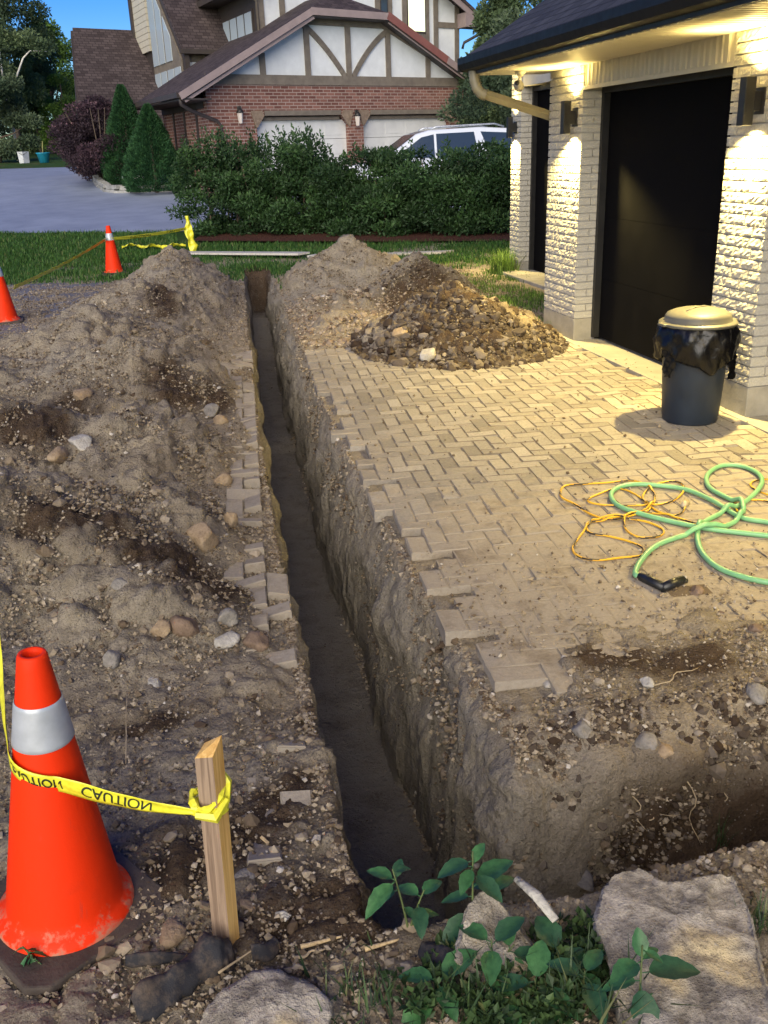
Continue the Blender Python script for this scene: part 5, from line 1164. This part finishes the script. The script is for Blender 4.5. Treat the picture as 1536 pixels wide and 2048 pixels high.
q = [hit(x_, y_, 'flat') for x_, y_ in ((244, 500), (262, 497), (285, 499), (305, 500), (325, 499), (348, 498), (372, 497))]
tape('caution_tape', [v + Vector((0, 0, .05 + .03 * (i % 2))) for i, v in enumerate(q)], [(.1, 1, .6 * (-1) ** i) for i in range(7)], [.1, .16, .12, .2, .14, .2, .1], 'loose crumpled yellow tape lying on the grass behind the small far cone', crumple=.03)

# ------------------------------------------------------------------ boards across the trench end
M_board = mat('pale_board', rough=.8, fn=wood_fn((.38, .36, .32), (.56, .54, .49)))
def board(pa, pb, w, label, cut=0):
    a, b = hit(*pa, 'flat'), hit(*pb, 'flat'); d = (b - a); L = d.length; m = MB(); m.prism([(0, -w / 2), (L - cut, -w / 2), (L, w / 2), (cut * .4, w / 2)], 0, .035, 'z'); o = m.build('wooden_board', M_board, bevel=.003)
    o.location = (a.x, a.y, max(a.z, 0) + .03); o.rotation_euler = (0, 0, math.atan2(d.y, d.x)); tag(o, label, 'board', 'pale boards lying at the lawn edge')
board((330, 511), (614, 518), .26, 'long pale board lying across the far end of the trench', cut=.1)
board((622, 517), (690, 520), .24, 'short pale board end poking out left of the pointed soil heap', cut=.05)
board((736, 516), (910, 509), .24, 'pale board lying right of the pointed soil heap by the mulch', cut=.25)

# ------------------------------------------------------------------ rubbish bin
M_bin = varied('grey_blue_bin', (.013, .021, .036), .5, 6, .25, 120, .2, .0015)
M_lid = varied('bin_lid', (.095, .092, .075), .5, 6, .2, 120, .2, .0015); M_bag = mat('black_bin_bag', (.004, .004, .005), .3, fn=lambda N: {'Normal': N.bump(N.noise(N.co(), 24, 3, .5, 1.), .5, .008)}, spec=.4)
bp = (3.235, 5.37); bn = empty('rubbish_bin', (bp[0], bp[1], 0.002)); bn.scale = (.83, .83, 1.0); tag(bn, 'round dark blue-grey plastic bin with black liner bag and domed lid by the brick pier', 'rubbish bin')
def ribs(r, z, a, j): return r * (1 + (.006 if .05 < z < .60 and abs(math.sin(a * 6)) > .97 else 0)), z
MB().lathe([(.0, .0), (.205, 0), (.212, .012), (.212, .03), (.218, .04), (.254, .58), (.262, .60), (.262, .63)], 72, wob=ribs).build('body', M_bin, bn)
def bagw(r, z, a, j):
    f = .012 * math.sin(a * 7 + z * 20) + .010 * math.sin(a * 13 - z * 34) + .006 * math.sin(a * 29 + z * 60)
    hang = (.05 * max(0, math.sin(a * 1.0 + 2.4)) + .035 * math.sin(a * 3 + .8) + .02 * math.sin(a * 7)) if z < .46 else (0.5 * (.035 * math.sin(a * 3 + .8)) if z < .52 else 0)
    return r + f * (1 - .75 * (z > .62)) + .012, z - hang
MB().lathe([(.262, .635), (.275, .630), (.285, .60), (.292, .56), (.298, .52), (.292, .48), (.284, .44), (.272, .425), (.262, .43), (.258, .50)], 120, wob=bagw).build('liner_bag', M_bag, bn)
for a0, dz in ((3.5, .0), (5.35, -.02)):
    b = MB(); pts = []
    for i in range(9):
        for j in range(7):
            a = a0 + (j - 3) * .085 * (1 - i * .07); z = .50 - i * .022 + dz; r_ = .292 + .02 * math.sin(i * 1.3 + j * 1.9) + .012 * i / 8; pts.append((r_ * math.cos(a), r_ * math.sin(a), z))
    b.add(pts, [(i * 7 + j, i * 7 + j + 1, (i + 1) * 7 + j + 1, (i + 1) * 7 + j) for i in range(8) for j in range(6)], True); b.build('bag_flap', M_bag, bn)
ld = MB(); ld.lathe([(.285, .630), (.292, .634), (.295, .642), (.288, .650), (.262, .653), (.252, .660), (.246, .685), (.234, .700), (.20, .714), (.15, .726), (.09, .734), (.0, .737)], 72); lid = ld.build('lid', M_lid, bn)
for s in (-1, 1):
    MB().box(s * .285 - .03, s * .285 + .03, -.05, .05, .632, .650).build('lid_handle', M_lid, lid, bevel=.008)
hg = MB(); hg.tube([(-.14, -.06, .724), (-.05, -.02, .738), (.06, .02, .737), (.15, .05, .720)], .007, 6); hg.build('lid_ridge', M_lid, lid)

# ------------------------------------------------------------------ hose and extension cord
def smooth_path(pts, n=12):
    out = []; P = [pts[0]] + list(pts) + [pts[-1]]
    for i in range(1, len(P) - 2):
        for k in range(n):
            t = k / n; a, b, c, d = P[i - 1], P[i], P[i + 1], P[i + 2]
            out.append(.5 * ((2 * b) + (c - a) * t + (2 * a - 5 * b + 4 * c - d) * t * t + (3 * b - a - 3 * c + d) * t ** 3))
    out.append(P[-2]); return out
def ground_line(pix, r, lift=None):
    """points of a cord lying on the paving; self-crossings ride over the earlier run"""
    P = smooth_path([Vector((*hit(*p, 'flat').xy, r + .003)) for p in pix]); done = []
    for i, p in enumerate(P):
        z = p.z
        for j in range(0, max(0, i - 14)):
            dd = (P[j].xy - p.xy).length
            if dd < r * 4.5: z = max(z, P[j].z + (2 * r) * max(0, 1 - max(0, dd - r) / (r * 3.5)))
        p.z = z
    return P
M_hose = varied('green_hose', (.18, .42, .20), .4, 14, .12, 200, .1, .0006)
HPX = [(1600, 1065), (1536, 1052), (1480, 1040), (1425, 1008), (1370, 985), (1310, 976), (1262, 975), (1230, 984), (1222, 1000), (1240, 1020), (1290, 1036), (1350, 1052), (1410, 1064), (1480, 1072), (1560, 1082), (1640, 1096), (1700, 1150), (1640, 1185), (1560, 1176), (1500, 1166), (1440, 1145), (1405, 1115), (1394, 1082), (1402, 1055), (1440, 1033), (1490, 1010), (1522, 975), (1515, 952), (1480, 937), (1440, 938), (1414, 956), (1418, 980), (1450, 1000), (1480, 1015), (1484, 1035), (1460, 1055), (1415, 1068), (1360, 1080), (1310, 1100), (1280, 1130), (1270, 1155), (1285, 1162)]
hs_ = empty('garden_hose', hit(1340, 1060, 'flat')); tag(hs_, 'light green garden hose looped on the paving in front of the garage', 'hose'); o0 = Vector(hs_.location)
P = ground_line(HPX, .0125); P = [p - Vector((0, 0, o0.z)) for p in P]
hm = MB(); hm.tube([p - Vector((o0.x, o0.y, 0)) for p in P], .0125, 10); hm.build('hose_line', M_hose, hs_)
e0 = P[-1] - Vector((o0.x, o0.y, 0)); e1 = hit(1328, 1186, 'flat') - o0; e2 = hit(1365, 1170, 'flat') - o0
nz = MB(); nz.tube([e0 + Vector((-.01, .01, 0)), e0.lerp(e1, .3) + Vector((0, 0, .006)), e1 + Vector((0, 0, .022))], [.017, .021, .019], 10); nz.tube([e1 + Vector((-.01, 0, .022)), e1.lerp(e2, .5) + Vector((0, 0, .024)), e2 + Vector((0, 0, .022))], [.019, .022, .017], 10)
nz.lathe([(.0, 0), (.021, .0), (.021, .012), (0, .012)], 10, tuple(e2 + Vector((.0, 0, .012)))); noz = nz.build('spray_nozzle', varied('black_plastic', (.012, .013, .014), .4, 30, .4), hs_)
MB().lathe([(0, 0), (.009, 0), (.009, .016), (0, .018)], 8, tuple(e2 + Vector((.010, .004, .018)))).build('nozzle_tip', varied('pale_plastic', (.4, .36, .3), .5), noz)
CPX = [(1536, 978), (1508, 968), (1500, 975), (1520, 990), (1560, 1000), (1600, 985), (1560, 960), (1536, 955)]
M_cy, M_cb = varied('yellow_cord', (.72, .40, .02), .4, 20, .1), mat('black_cord', (.015, .013, .012), .45)
def cord(pix, parent, r=.0052):
    P = ground_line(pix, r); P = [p - co_ for p in P]; n = 8; m = MB(); m.tube(P, r, n); L = 0; mi = []
    for i in range(len(P) - 1):
        L += (P[i + 1] - P[i]).length
        for k in range(n): mi.append(1 if ((k / n + L / .26) % 1) < .30 else 0)
    m.m = mi + [0, 0]; return m.build('cord_line', [M_cy, M_cb], parent)
co_v = hit(1250, 1050, 'flat'); ec = empty('extension_cord', co_v); co_ = Vector(co_v); tag(ec, 'yellow and black striped extension cord lying in tangled loops beside the hose', 'extension cord')
cord([(1372, 1012), (1362, 1030), (1342, 1034), (1315, 1026), (1300, 1015), (1270, 992), (1235, 980), (1195, 992), (1175, 1004), (1200, 1012), (1260, 1014), (1330, 1010), (1362, 992), (1366, 974), (1345, 965), (1310, 972), (1288, 990), (1286, 1006), (1300, 1020), (1280, 1030), (1225, 1042), (1185, 1034), (1150, 1012), (1122, 996), (1128, 976), (1165, 972), (1215, 968), (1262, 965), (1290, 972), (1308, 990), (1306, 1012), (1285, 1026), (1240, 1038), (1200, 1045), (1178, 1048), (1172, 1058), (1182, 1070), (1215, 1076), (1255, 1086), (1284, 1100), (1282, 1114), (1240, 1120), (1195, 1124), (1160, 1118), (1145, 1102), (1158, 1078), (1175, 1058), (1190, 1044), (1240, 1040), (1290, 1046), (1325, 1062), (1318, 1076), (1280, 1078), (1255, 1066), (1248, 1048), (1256, 1036), (1300, 1030), (1350, 1038), (1400, 1052), (1450, 1052), (1475, 1040)], ec)
pl = hit(1368, 1015, 'flat') - co_; m = MB(); m.tube([pl + Vector((-.02, -.02, .014)), pl + Vector((0, 0, .016)), pl + Vector((.022, .018, .016))], [.008, .016, .019], 10); m.tube([pl + Vector((.022, .018, .02)), pl + Vector((.036, .03, .02))], .003, 5); m.build('plug', varied('clear_plug', (.5, .42, .28), .3), ec)
ec2v = hit(1500, 990, 'flat'); ec2 = empty('extension_cord', ec2v); co_ = Vector(ec2v); tag(ec2, 'second loop of yellow and black cord entering from the right edge by the hose', 'extension cord')
cord([(1475, 1026), (1466, 1012), (1480, 1004), (1520, 1004), (1560, 1010), (1600, 1000), (1590, 975), (1545, 962), (1508, 966), (1502, 976), (1530, 990), (1580, 1004)], ec2)

# ------------------------------------------------------------------ grass and weeds
def blades(name, P, h, m, seed=1, w=.004, bend=.5, parent=None, rnd=None, label=None, kind='stuff'):
    g = np.random.default_rng(seed); n = len(P); a = g.random(n) * 6.283; h = h * g.uniform(.5, 1.3, n); w = w * g.uniform(.7, 1.4, n)
    d = np.stack([np.cos(a), np.sin(a), 0 * a], 1); c = np.stack([-np.sin(a), np.cos(a), 0 * a], 1); b = bend * h * g.uniform(.2, 1.1, n); up = np.array([0, 0, 1.])
    p1 = P + up * (h * .55)[:, None] + d * (b * .35)[:, None]; p2 = P + up * h[:, None] * .93 + d * b[:, None]
    V = np.stack([P - c * w[:, None], P + c * w[:, None], p1 + c * w[:, None] * .8, p1 - c * w[:, None] * .8, p2, p2 + c * w[:, None] * .1], 1).reshape(-1, 3)
    i = np.arange(n)[:, None] * 6; F = np.concatenate([i + [0, 1, 2, 3], i + [3, 2, 5, 4]], 0); r = g.random(n) if rnd is None else rnd
    o = npmesh(name, V, F, m, parent, attrs={'rnd': ('FACE', np.concatenate([r, r]))}); tag(o, label, kind=kind); return o
def lawn_pts(n, seed, x0, x1, y0, y1, f):
    g = np.random.default_rng(seed); y = 1 / (1 / y0 + g.random(n) * (1 / y1 - 1 / y0)); x = g.uniform(x0, x1, n) * 1.0; k = g.random(n) < f(x, y); x, y = x[k], y[k]; return np.stack([x, y, np.maximum(SURF(x, y), TER(x, y) - .02)], 1)
dl = [tuple(hit(*p, 'flat').xy) for p in ((2, 468), (330, 466), (1000, 440))]
def drive_y(x): return np.interp(x, [q[0] for q in dl], [q[1] for q in dl])
def lawn_den(x, y):
    e = fbm(x * .9, y * .9, 2, 4, 77); edge = np.where(x < XL(y), 15.2 - .3 * (x + 1), 14.4) + 1.2 * e
    d = sst(-.3, .5, y - edge) * (y < drive_y(x) + .1) * np.where(DIG(x, y) > .05, 0, 1) * np.clip(.75 + 1.2 * fbm(x * 1.6, y * 1.6, 8, 3, 78), .12, 1)
    mk = (y > np.interp(x, [a_[0], b_[0]], [a_[1], b_[1]]) + .1 - .2 * e) & (x > a_[0] + .6)
    return d * (HGT(x, y) - TER(x, y) < .08) * ~mk
P = lawn_pts(230000, 3, -7, 7.5, 13.6, 27, lawn_den); blades('grass', P, .075, M_grass, seed=4, w=.006)
P = lawn_pts(26000, 5, 2.9, 4.9, 8.9, 14.5, lambda x, y: np.clip(.4 + 1.6 * fbm(x * 1.7, y * 1.7, 1, 3, 79), 0, 1) * sst(3.0, 3.5, x) * (HGT(x, y) < .06)); blades('grass', P, .05, M_treey, seed=6, w=.004)
P = lawn_pts(9000, 25, -.2, 3.4, 12.6, 14.6, lambda x, y: (x > XR(y) + .05) * np.clip(.3 + 1.5 * fbm(x * 1.7, y * 1.7, 3, 3, 80), 0, 1) * (HGT(x, y) < .06)); blades('grass', P, .06, M_grass, seed=26, w=.005)
def tuft(px, py, n, h, spread, m, label, name='grass_tuft', w=.003, bend=.8, seed=1, cat='grass tuft', z=None):
    p = hit(px, py); r = np.random.default_rng(seed); P = np.stack([r.normal(size=n) * spread, r.normal(size=n) * spread, np.zeros(n)], 1)
    o = blades(name, P, h, m, seed, w, bend, kind='thing'); o.location = p if z is None else (p.x, p.y, z); tag(o, label, cat); return o
tuft(1008, 548, 420, .30, .09, M_treey, 'bright yellow-green grass clump lit by the lamp at the foot of the set-back pier', w=.004)
tuft(1440, 1700, 26, .13, .015, M_weed, 'small thin green grass sprig on the side trench edge behind the slab', bend=.5, w=.0018)
tuft(1175, 560, 20, .04, .03, M_treey, 'few dry blades at the base of the pier left of the near garage door') if False else None
tuft(1110, 660, 60, .09, .05, M_treey, 'short dry grass blades at the foundation of the pier left of the near garage door', w=.003)
tuft(925, 2030, 50, .11, .06, M_weed, 'dark grass tuft in front of the tilted limestone wedge', w=.0028, seed=6)
tuft(760, 2020, 50, .08, .06, M_weed, 'low grass tuft right of the rounded bottom rock', w=.0025, seed=7)
tuft(700, 1985, 40, .06, .05, M_weed, 'thin sparse grass between the rounded rock and the weeds', w=.0022, seed=8)
tuft(1180, 2035, 60, .12, .05, M_weed, 'grass tuft touching the left side of the big slab', w=.0028, seed=9)
tuft(1520, 1850, 60, .06, .03, M_weed, 'small green tuft at the right edge beside the slab', w=.002, seed=10)
def leaf_geo(mb, base, d, L, Wd, up=Vector((0, 0, 1)), droop=.25, serr=0, rn=random):
    """one broad pointed leaf blade with a folded midrib, standing on base along d"""
    d = d.normalized(); side = d.cross(up).normalized(); nn = side.cross(d).normalized(); N_ = 8; vs = []
    for i in range(N_ + 1):
        t = i / N_; w = Wd * (math.sin(math.pi * min(1, t * .93 + .03)) ** .75) * (1.05 - .55 * t) * (1 if i < N_ else 0); w *= 1 + (serr * (1 if i % 2 else -1))
        c = base + d * L * t - Vector((0, 0, 1)) * droop * L * t * t; vs += [c + side * w + nn * w * .30, c + side * w * .5 + nn * w * .1, c, c - side * w * .5 + nn * w * .1, c - side * w + nn * w * .30]
    mb.add(vs, [(i * 5 + k, i * 5 + k + 1, (i + 1) * 5 + k + 1, (i + 1) * 5 + k) for i in range(N_) for k in range(4)], True)
def weed(name, px, py, stems, label, cat='plant', seed=1, m=None):
    """stems: list of (height, lean x, lean y, [(t, azimuth deg, pitch deg, length, width)])"""
    p = hit(px, py); r = empty(name, p); tag(r, label, cat); rn = random.Random(seed)
    for h, lx, ly, lv in stems:
        b = MB(); P = [Vector((lx * (i / 6) ** 1.3, ly * (i / 6) ** 1.3, h * i / 6 - .01)) for i in range(7)]; b.tube(P, [.0035 - .0003 * i for i in range(7)], 6); st_ = b.build('stem', M_stem, r)
        for t, az, pi_, L, Wd in lv:
            q = P[min(5, int(t * 6))].lerp(P[min(6, int(t * 6) + 1)], t * 6 - int(t * 6)); d = Vector((math.cos(rad(az)) * math.cos(rad(pi_)), math.sin(rad(az)) * math.cos(rad(pi_)), math.sin(rad(pi_))))
            lb = MB(); q2 = q + d * L * .22; lb.tube([q, q2], .0014, 5); leaf_geo(lb, q2, d, L * 1.3, Wd * 1.4, droop=.18 + .2 * rn.random(), serr=.05); lb.build('leaf', M_leafs[rn.randrange(3)], r)
    return r
def lf(c1_, c2_):
    return mat('broad_leaf', rough=.5, spec=.4, fn=lambda N: {'Base Color': N.mix(N.ramp(N.noise(N.co(), 60, 4, .6), [(.3, 0.), (.7, 1.)]), c1_, c2_), 'Normal': N.bump(N.noise(N.co(), 150, 3), .4, .002)}, Transmission_Weight=0)
M_stem = varied('green_stem', (.09, .12, .035), .7, 30, .3); M_leafs = [lf((.022, .075, .025), (.05, .15, .05)), lf((.03, .10, .03), (.07, .19, .06)), lf((.015, .055, .025), (.035, .10, .04))]
weed('broadleaf_weed', 818, 1868, [
    (.13, .04, .0, [(1, 30, 20, .05, .017), (.85, 130, 0, .05, .018), (.7, 260, 0, .055, .018), (.4, 20, -10, .05, .016)]),
    (.19, -.03, .02, [(1, 150, 20, .050, .017), (1, 60, 40, .040, .012), (1, 215, -5, .070, .020), (.95, 10, 5, .030, .010), (.7, 190, -10, .045, .014), (.45, 300, 0, .030, .01)]),
    ], 'leafy green weed with a reddish stem left of the cream wedge at the trench corner', seed=2)
weed('broadleaf_weed', 945, 1870, [
    (.23, .01, .03, [(.9, 190, 0, .06, .02), (.75, 300, -5, .06, .02), (1, 170, 10, .050, .017), (1, 230, -10, .048, .015), (1, 45, 38, .050, .013), (.6, 20, 18, .085, .025), (.5, 160, -10, .05, .016), (.35, 210, -20, .075, .024), (.3, 330, -10, .07, .024)]),
    (.13, .06, .02, [(1, 30, 10, .06, .019), (.9, 140, 0, .04, .012), (.6, 260, -10, .06, .02)]),
    ], 'tallest broad-leaved weed reaching up over the trench corner', seed=3)
weed('broadleaf_weed', 1275, 2060, [
    (.17, .03, .06, [(1, 200, 5, .060, .022), (1, 20, 20, .035, .012), (.95, 320, -10, .03, .010), (.7, 350, 5, .085, .028), (.62, 170, 0, .055, .017), (.6, 255, -30, .075, .026), (.82, 80, 60, .055, .016), (.45, 330, -20, .06, .02)]),
    ], 'leafy green weed growing in front of the big limestone slab', seed=4)
weed('broadleaf_weed', 1075, 2015, [
    (.07, .0, .02, [(1, 60, 30, .07, .024), (.9, 170, 0, .07, .02), (.8, 300, 5, .075, .022), (.6, 240, -10, .07, .022), (.5, 20, 0, .06, .02)]), (.05, -.06, .0, [(1, 120, 20, .06, .02), (.8, 230, 0, .07, .022), (.7, 330, 0, .05, .018)]),
    ], 'spreading weed with several long leaves between the cream wedge and the big slab', seed=8)
weed('broadleaf_weed', 985, 1950, [
    (.10, .0, .01, [(1, 20, 25, .07, .022), (.9, 130, 10, .06, .02), (.8, 250, 5, .065, .021), (.6, 310, -10, .08, .026), (.5, 190, 0, .06, .02)]), (.08, .05, .0, [(1, 80, 30, .05, .017), (.8, 330, 0, .06, .02), (.6, 230, -10, .05, .017)]),
    ], 'bushy weed growing up in front of the cream wedge of limestone', seed=18)
weed('broadleaf_weed', 1165, 2015, [
    (.09, .01, .02, [(1, 150, 25, .06, .02), (.9, 40, 10, .055, .018), (.8, 270, 5, .07, .023), (.6, 200, -10, .07, .023)]),
    ], 'weed touching the lower left edge of the big slab', seed=19)
weed('broadleaf_weed', 880, 2005, [
    (.06, .0, .02, [(1, 20, 25, .08, .026), (.9, 150, 0, .06, .02), (.8, 280, 5, .06, .02), (.6, 210, -10, .08, .026)]),
    ], 'low weed with large dark leaves directly below the cream wedge', seed=9)
weed('broadleaf_weed', 1120, 1960, [
    (.08, .0, .02, [(1, 100, 30, .07, .028), (.9, 200, 0, .06, .022), (.8, 330, 5, .065, .024), (.6, 260, -10, .06, .02)]), (.06, .05, -.03, [(1, 20, 20, .05, .017), (.8, 280, 0, .055, .02), (.7, 150, 0, .05, .02)]),
    ], 'round-leaved weed left of the big slab edge', seed=5)
rn = random.Random(12)
weed('drooping_herb', 72, 1925, [(.09 - .01 * k, -.012 + .008 * k, -.03 - .004 * k, [(.2 + .1 * j, rn.uniform(0, 360), rn.uniform(-70, -20), rn.uniform(.03, .05), .006) for j in range(8)]) for k in range(5)], 'dark narrow-leaved herb drooping in front of the large cone base', seed=6)
# low ground cover between the slabs
g = np.random.default_rng(8); cs = []
for px, py, k in ((1010, 1990, 9), (1060, 1940, 6), (1130, 1985, 10), (900, 1960, 5), (960, 2040, 9), (1100, 2045, 10), (1190, 1930, 5), (840, 2035, 4), (1170, 1870, 5)):
    p = hit(px, py)
    for _ in range(k): cs.append((p.x + g.normal() * .035, p.y + g.normal() * .035, p.z + .012 + abs(g.normal()) * .018))
tag(leaves('ground_cover', cs, (.035, .035, .016), 2600, .024, M_weed, up=.8, asp=.62, seed=9), kind='stuff')
# dark landscape fabric rags
M_fab = mat('landscape_fabric', rough=.85, fn=lambda N: {'Base Color': N.mix(N.ramp(N.noise(N.co(), 18, 5, .7), [(.45, 0.), (.65, 1.)]), (.018, .018, .022), (.10, .075, .055)), 'Normal': N.bump(N.noise(N.co(), 300, 2), .6, .002)})
def rag(pix, wd, label, seed, zs=None, cr=.018):
    P = [hit(*p) for p in pix]; P = smooth_path(P, 8); n = len(P); K = 16; m = MB(); vs = []
    for i in range(n):
        t = (P[min(i + 1, n - 1)] - P[max(0, i - 1)]); t.z = 0; t.normalize(); s_ = Vector((-t.y, t.x, 0)); w = wd * (.7 + .5 * math.sin(math.pi * i / n) + .25 * float(vnoise(i * .35, seed, 0)))
        for j in range(K + 1):
            u = j / K * 2 - 1; q = P[i] + s_ * u * w * (.8 + .2 * float(vnoise(i * .5, j * .7, seed))); f = float(fbm(q.x * 16, q.y * 16, seed, 3, seed)); f2 = abs(float(fbm(q.x * 9, q.y * 9, seed + 5, 2, seed)))
            vs.append((q.x, q.y, float(SURF(q.x, q.y)) + .006 + cr * (1 - u * u) * (1 + 1.8 * f) + .05 * f2 * (1 - u * u)))
    m.add(vs, [(i * (K + 1) + j, i * (K + 1) + j + 1, (i + 1) * (K + 1) + j + 1, (i + 1) * (K + 1) + j) for i in range(n - 1) for j in range(K)], True)
    o = m.build('fabric_rag', M_fab); sd_ = o.modifiers.new('s', 'SOLIDIFY'); sd_.thickness = .0015; tag(o, label, 'fabric')
rag([(270, 2040), (330, 1995), (390, 1955), (430, 1925), (462, 1915)], .045, 'crumpled dark landscape fabric heaped at the stake foot beside the rounded rock', 3, cr=.03)
rag([(255, 1930), (330, 1925), (400, 1915)], .012, 'thin dark strip of buried fabric left of the stake foot', 5, cr=.008)
rag([(505, 1925), (535, 1915), (552, 1895)], .018, 'small blue-black fabric scrap right of the stake', 7, cr=.015)
rag([(845, 1905), (880, 1925), (905, 1960), (930, 1985)], .04, 'dark speckled fabric under the weeds at the trench corner', 9, cr=.025)
# chips, stalks, roots, twigs
M_chip = mat('fresh_wood_chip', rough=.8, fn=wood_fn((.42, .30, .14), (.70, .54, .30))); M_straw = varied('dry_straw', (.42, .33, .20), .8, 20, .3)
def stick(a, b, r, m, label, bow=.0, name='twig', cat='twig', z0=.008, mid=None, za=None, zb=None):
    a, b = hit(*a), hit(*b); a.z += z0 if za is None else za; b.z += z0 if zb is None else zb; P = [a.lerp(b, i / 8) + Vector((bow * math.sin(i * .9), bow * math.cos(i * 1.3), abs(bow) * .6 * math.sin(math.pi * i / 8))) for i in range(9)]
    mb = MB(); mb.tube(P, [r * (1.1 - .6 * i / 8) for i in range(9)], 6); o = mb.build(name, m); tag(o, label, cat); return o
stick((602, 1900), (684, 1878), .006, M_chip, 'pale yellow wood chip lying between the stake and the weeds', name='wood_chip', cat='wood chip')
stick((590, 1925), (650, 1905), .004, M_straw, 'thin brown splinter just below the pale yellow wood chip', bow=.004)
stick((730, 1905), (800, 1885), .006, M_chip, 'brown-yellow wood sliver by the leafy weed with the reddish stem', name='wood_chip', cat='wood chip')
stick((252, 1532), (258, 1412), .0022, M_straw, 'thin upright straw stalk on the bare dirt above the large cone', za=0, zb=.05, bow=.001)
stick((380, 1182), (398, 1252), .0028, M_straw, 'curved pale root sticking out of the dark soil patch', bow=.012)
stick((440, 1968), (530, 1905), .003, M_straw, 'straight dry twig resting on the fabric by the stake foot', z0=.03)
stick((1240, 808), (1318, 790), .0035, M_straw, 'dry bent twig on the paving left of the rubbish bin', bow=.012)
stick((1500, 1395), (1560, 1362), .004, M_black, 'dark dry stalk crossing the dirt at the right edge', z0=.02)
stick((1310, 1378), (1390, 1340), .0025, M_straw, 'thin dry stalk over the dark soil patch on the paving', bow=.01)
stick((1500, 1648), (1545, 1680), .006, M_chip, 'pale split twig at the right edge in the side trench', z0=.03)
stick((283, 1720), (320, 1700), .003, M_chip, 'tiny pale sliver near the corner of the large cone base') if False else None
for i, (a, b, l) in enumerate((((1265, 1620), (1285, 1680), 'thin forked root hanging on the brown side trench face'), ((1270, 1655), (1350, 1652), 'thin horizontal root on the brown side trench face'), ((1375, 1600), (1392, 1705), 'long thin root hanging near the right on the side trench face'), ((1440, 1600), (1452, 1650), 'short root at the right of the side trench face'))):
    stick(a, b, .0022, M_straw, l, bow=.012, name='root', cat='root', z0=.02)
sh = MB()
for k in range(3): sh.tube([(-.018 + .01 * k, .012 - .014 * k, .006), (.0, .004 - .01 * k, .012), (.018 - .004 * k, -.004 - .004 * k, .006)], [.004, .006, .002], 6)
o = sh.build('white_chip', M_white); o.location = hit(568, 1838); tag(o, 'small bright white flake on the dark dirt right of the stake', 'chip')
sh = MB(); sh.box(-.016, .016, -.004, .004, 0, .005); o = sh.build('wood_chip', M_chip, bevel=.001); o.location = hit(530, 1687) + Vector((0, 0, .006)); o.rotation_euler = (.1, .1, -1.0); tag(o, 'tiny pale chip above and right of the tape knot', 'wood chip')
sc_ = MB(); bn_ = hit(1370, 800)
for i, (px, py) in enumerate(((1070, 548), (1085, 552))):
    v, f = ICO[2]; o = npmesh('dark_lump', v * np.array([.11, .05, .055]), f, M_black, smooth=True); o.location = Vector((4.72 + .0 * i, 11.2 - .55 * i, .105)); o.rotation_euler = (0, 0, 1.2 + .6 * i)
    tag(o, ('dark rounded lump on the step by the set-back garage door, farther from the pier', 'dark rounded lump on the step by the set-back garage door, next to the white pier')[i], 'lump')
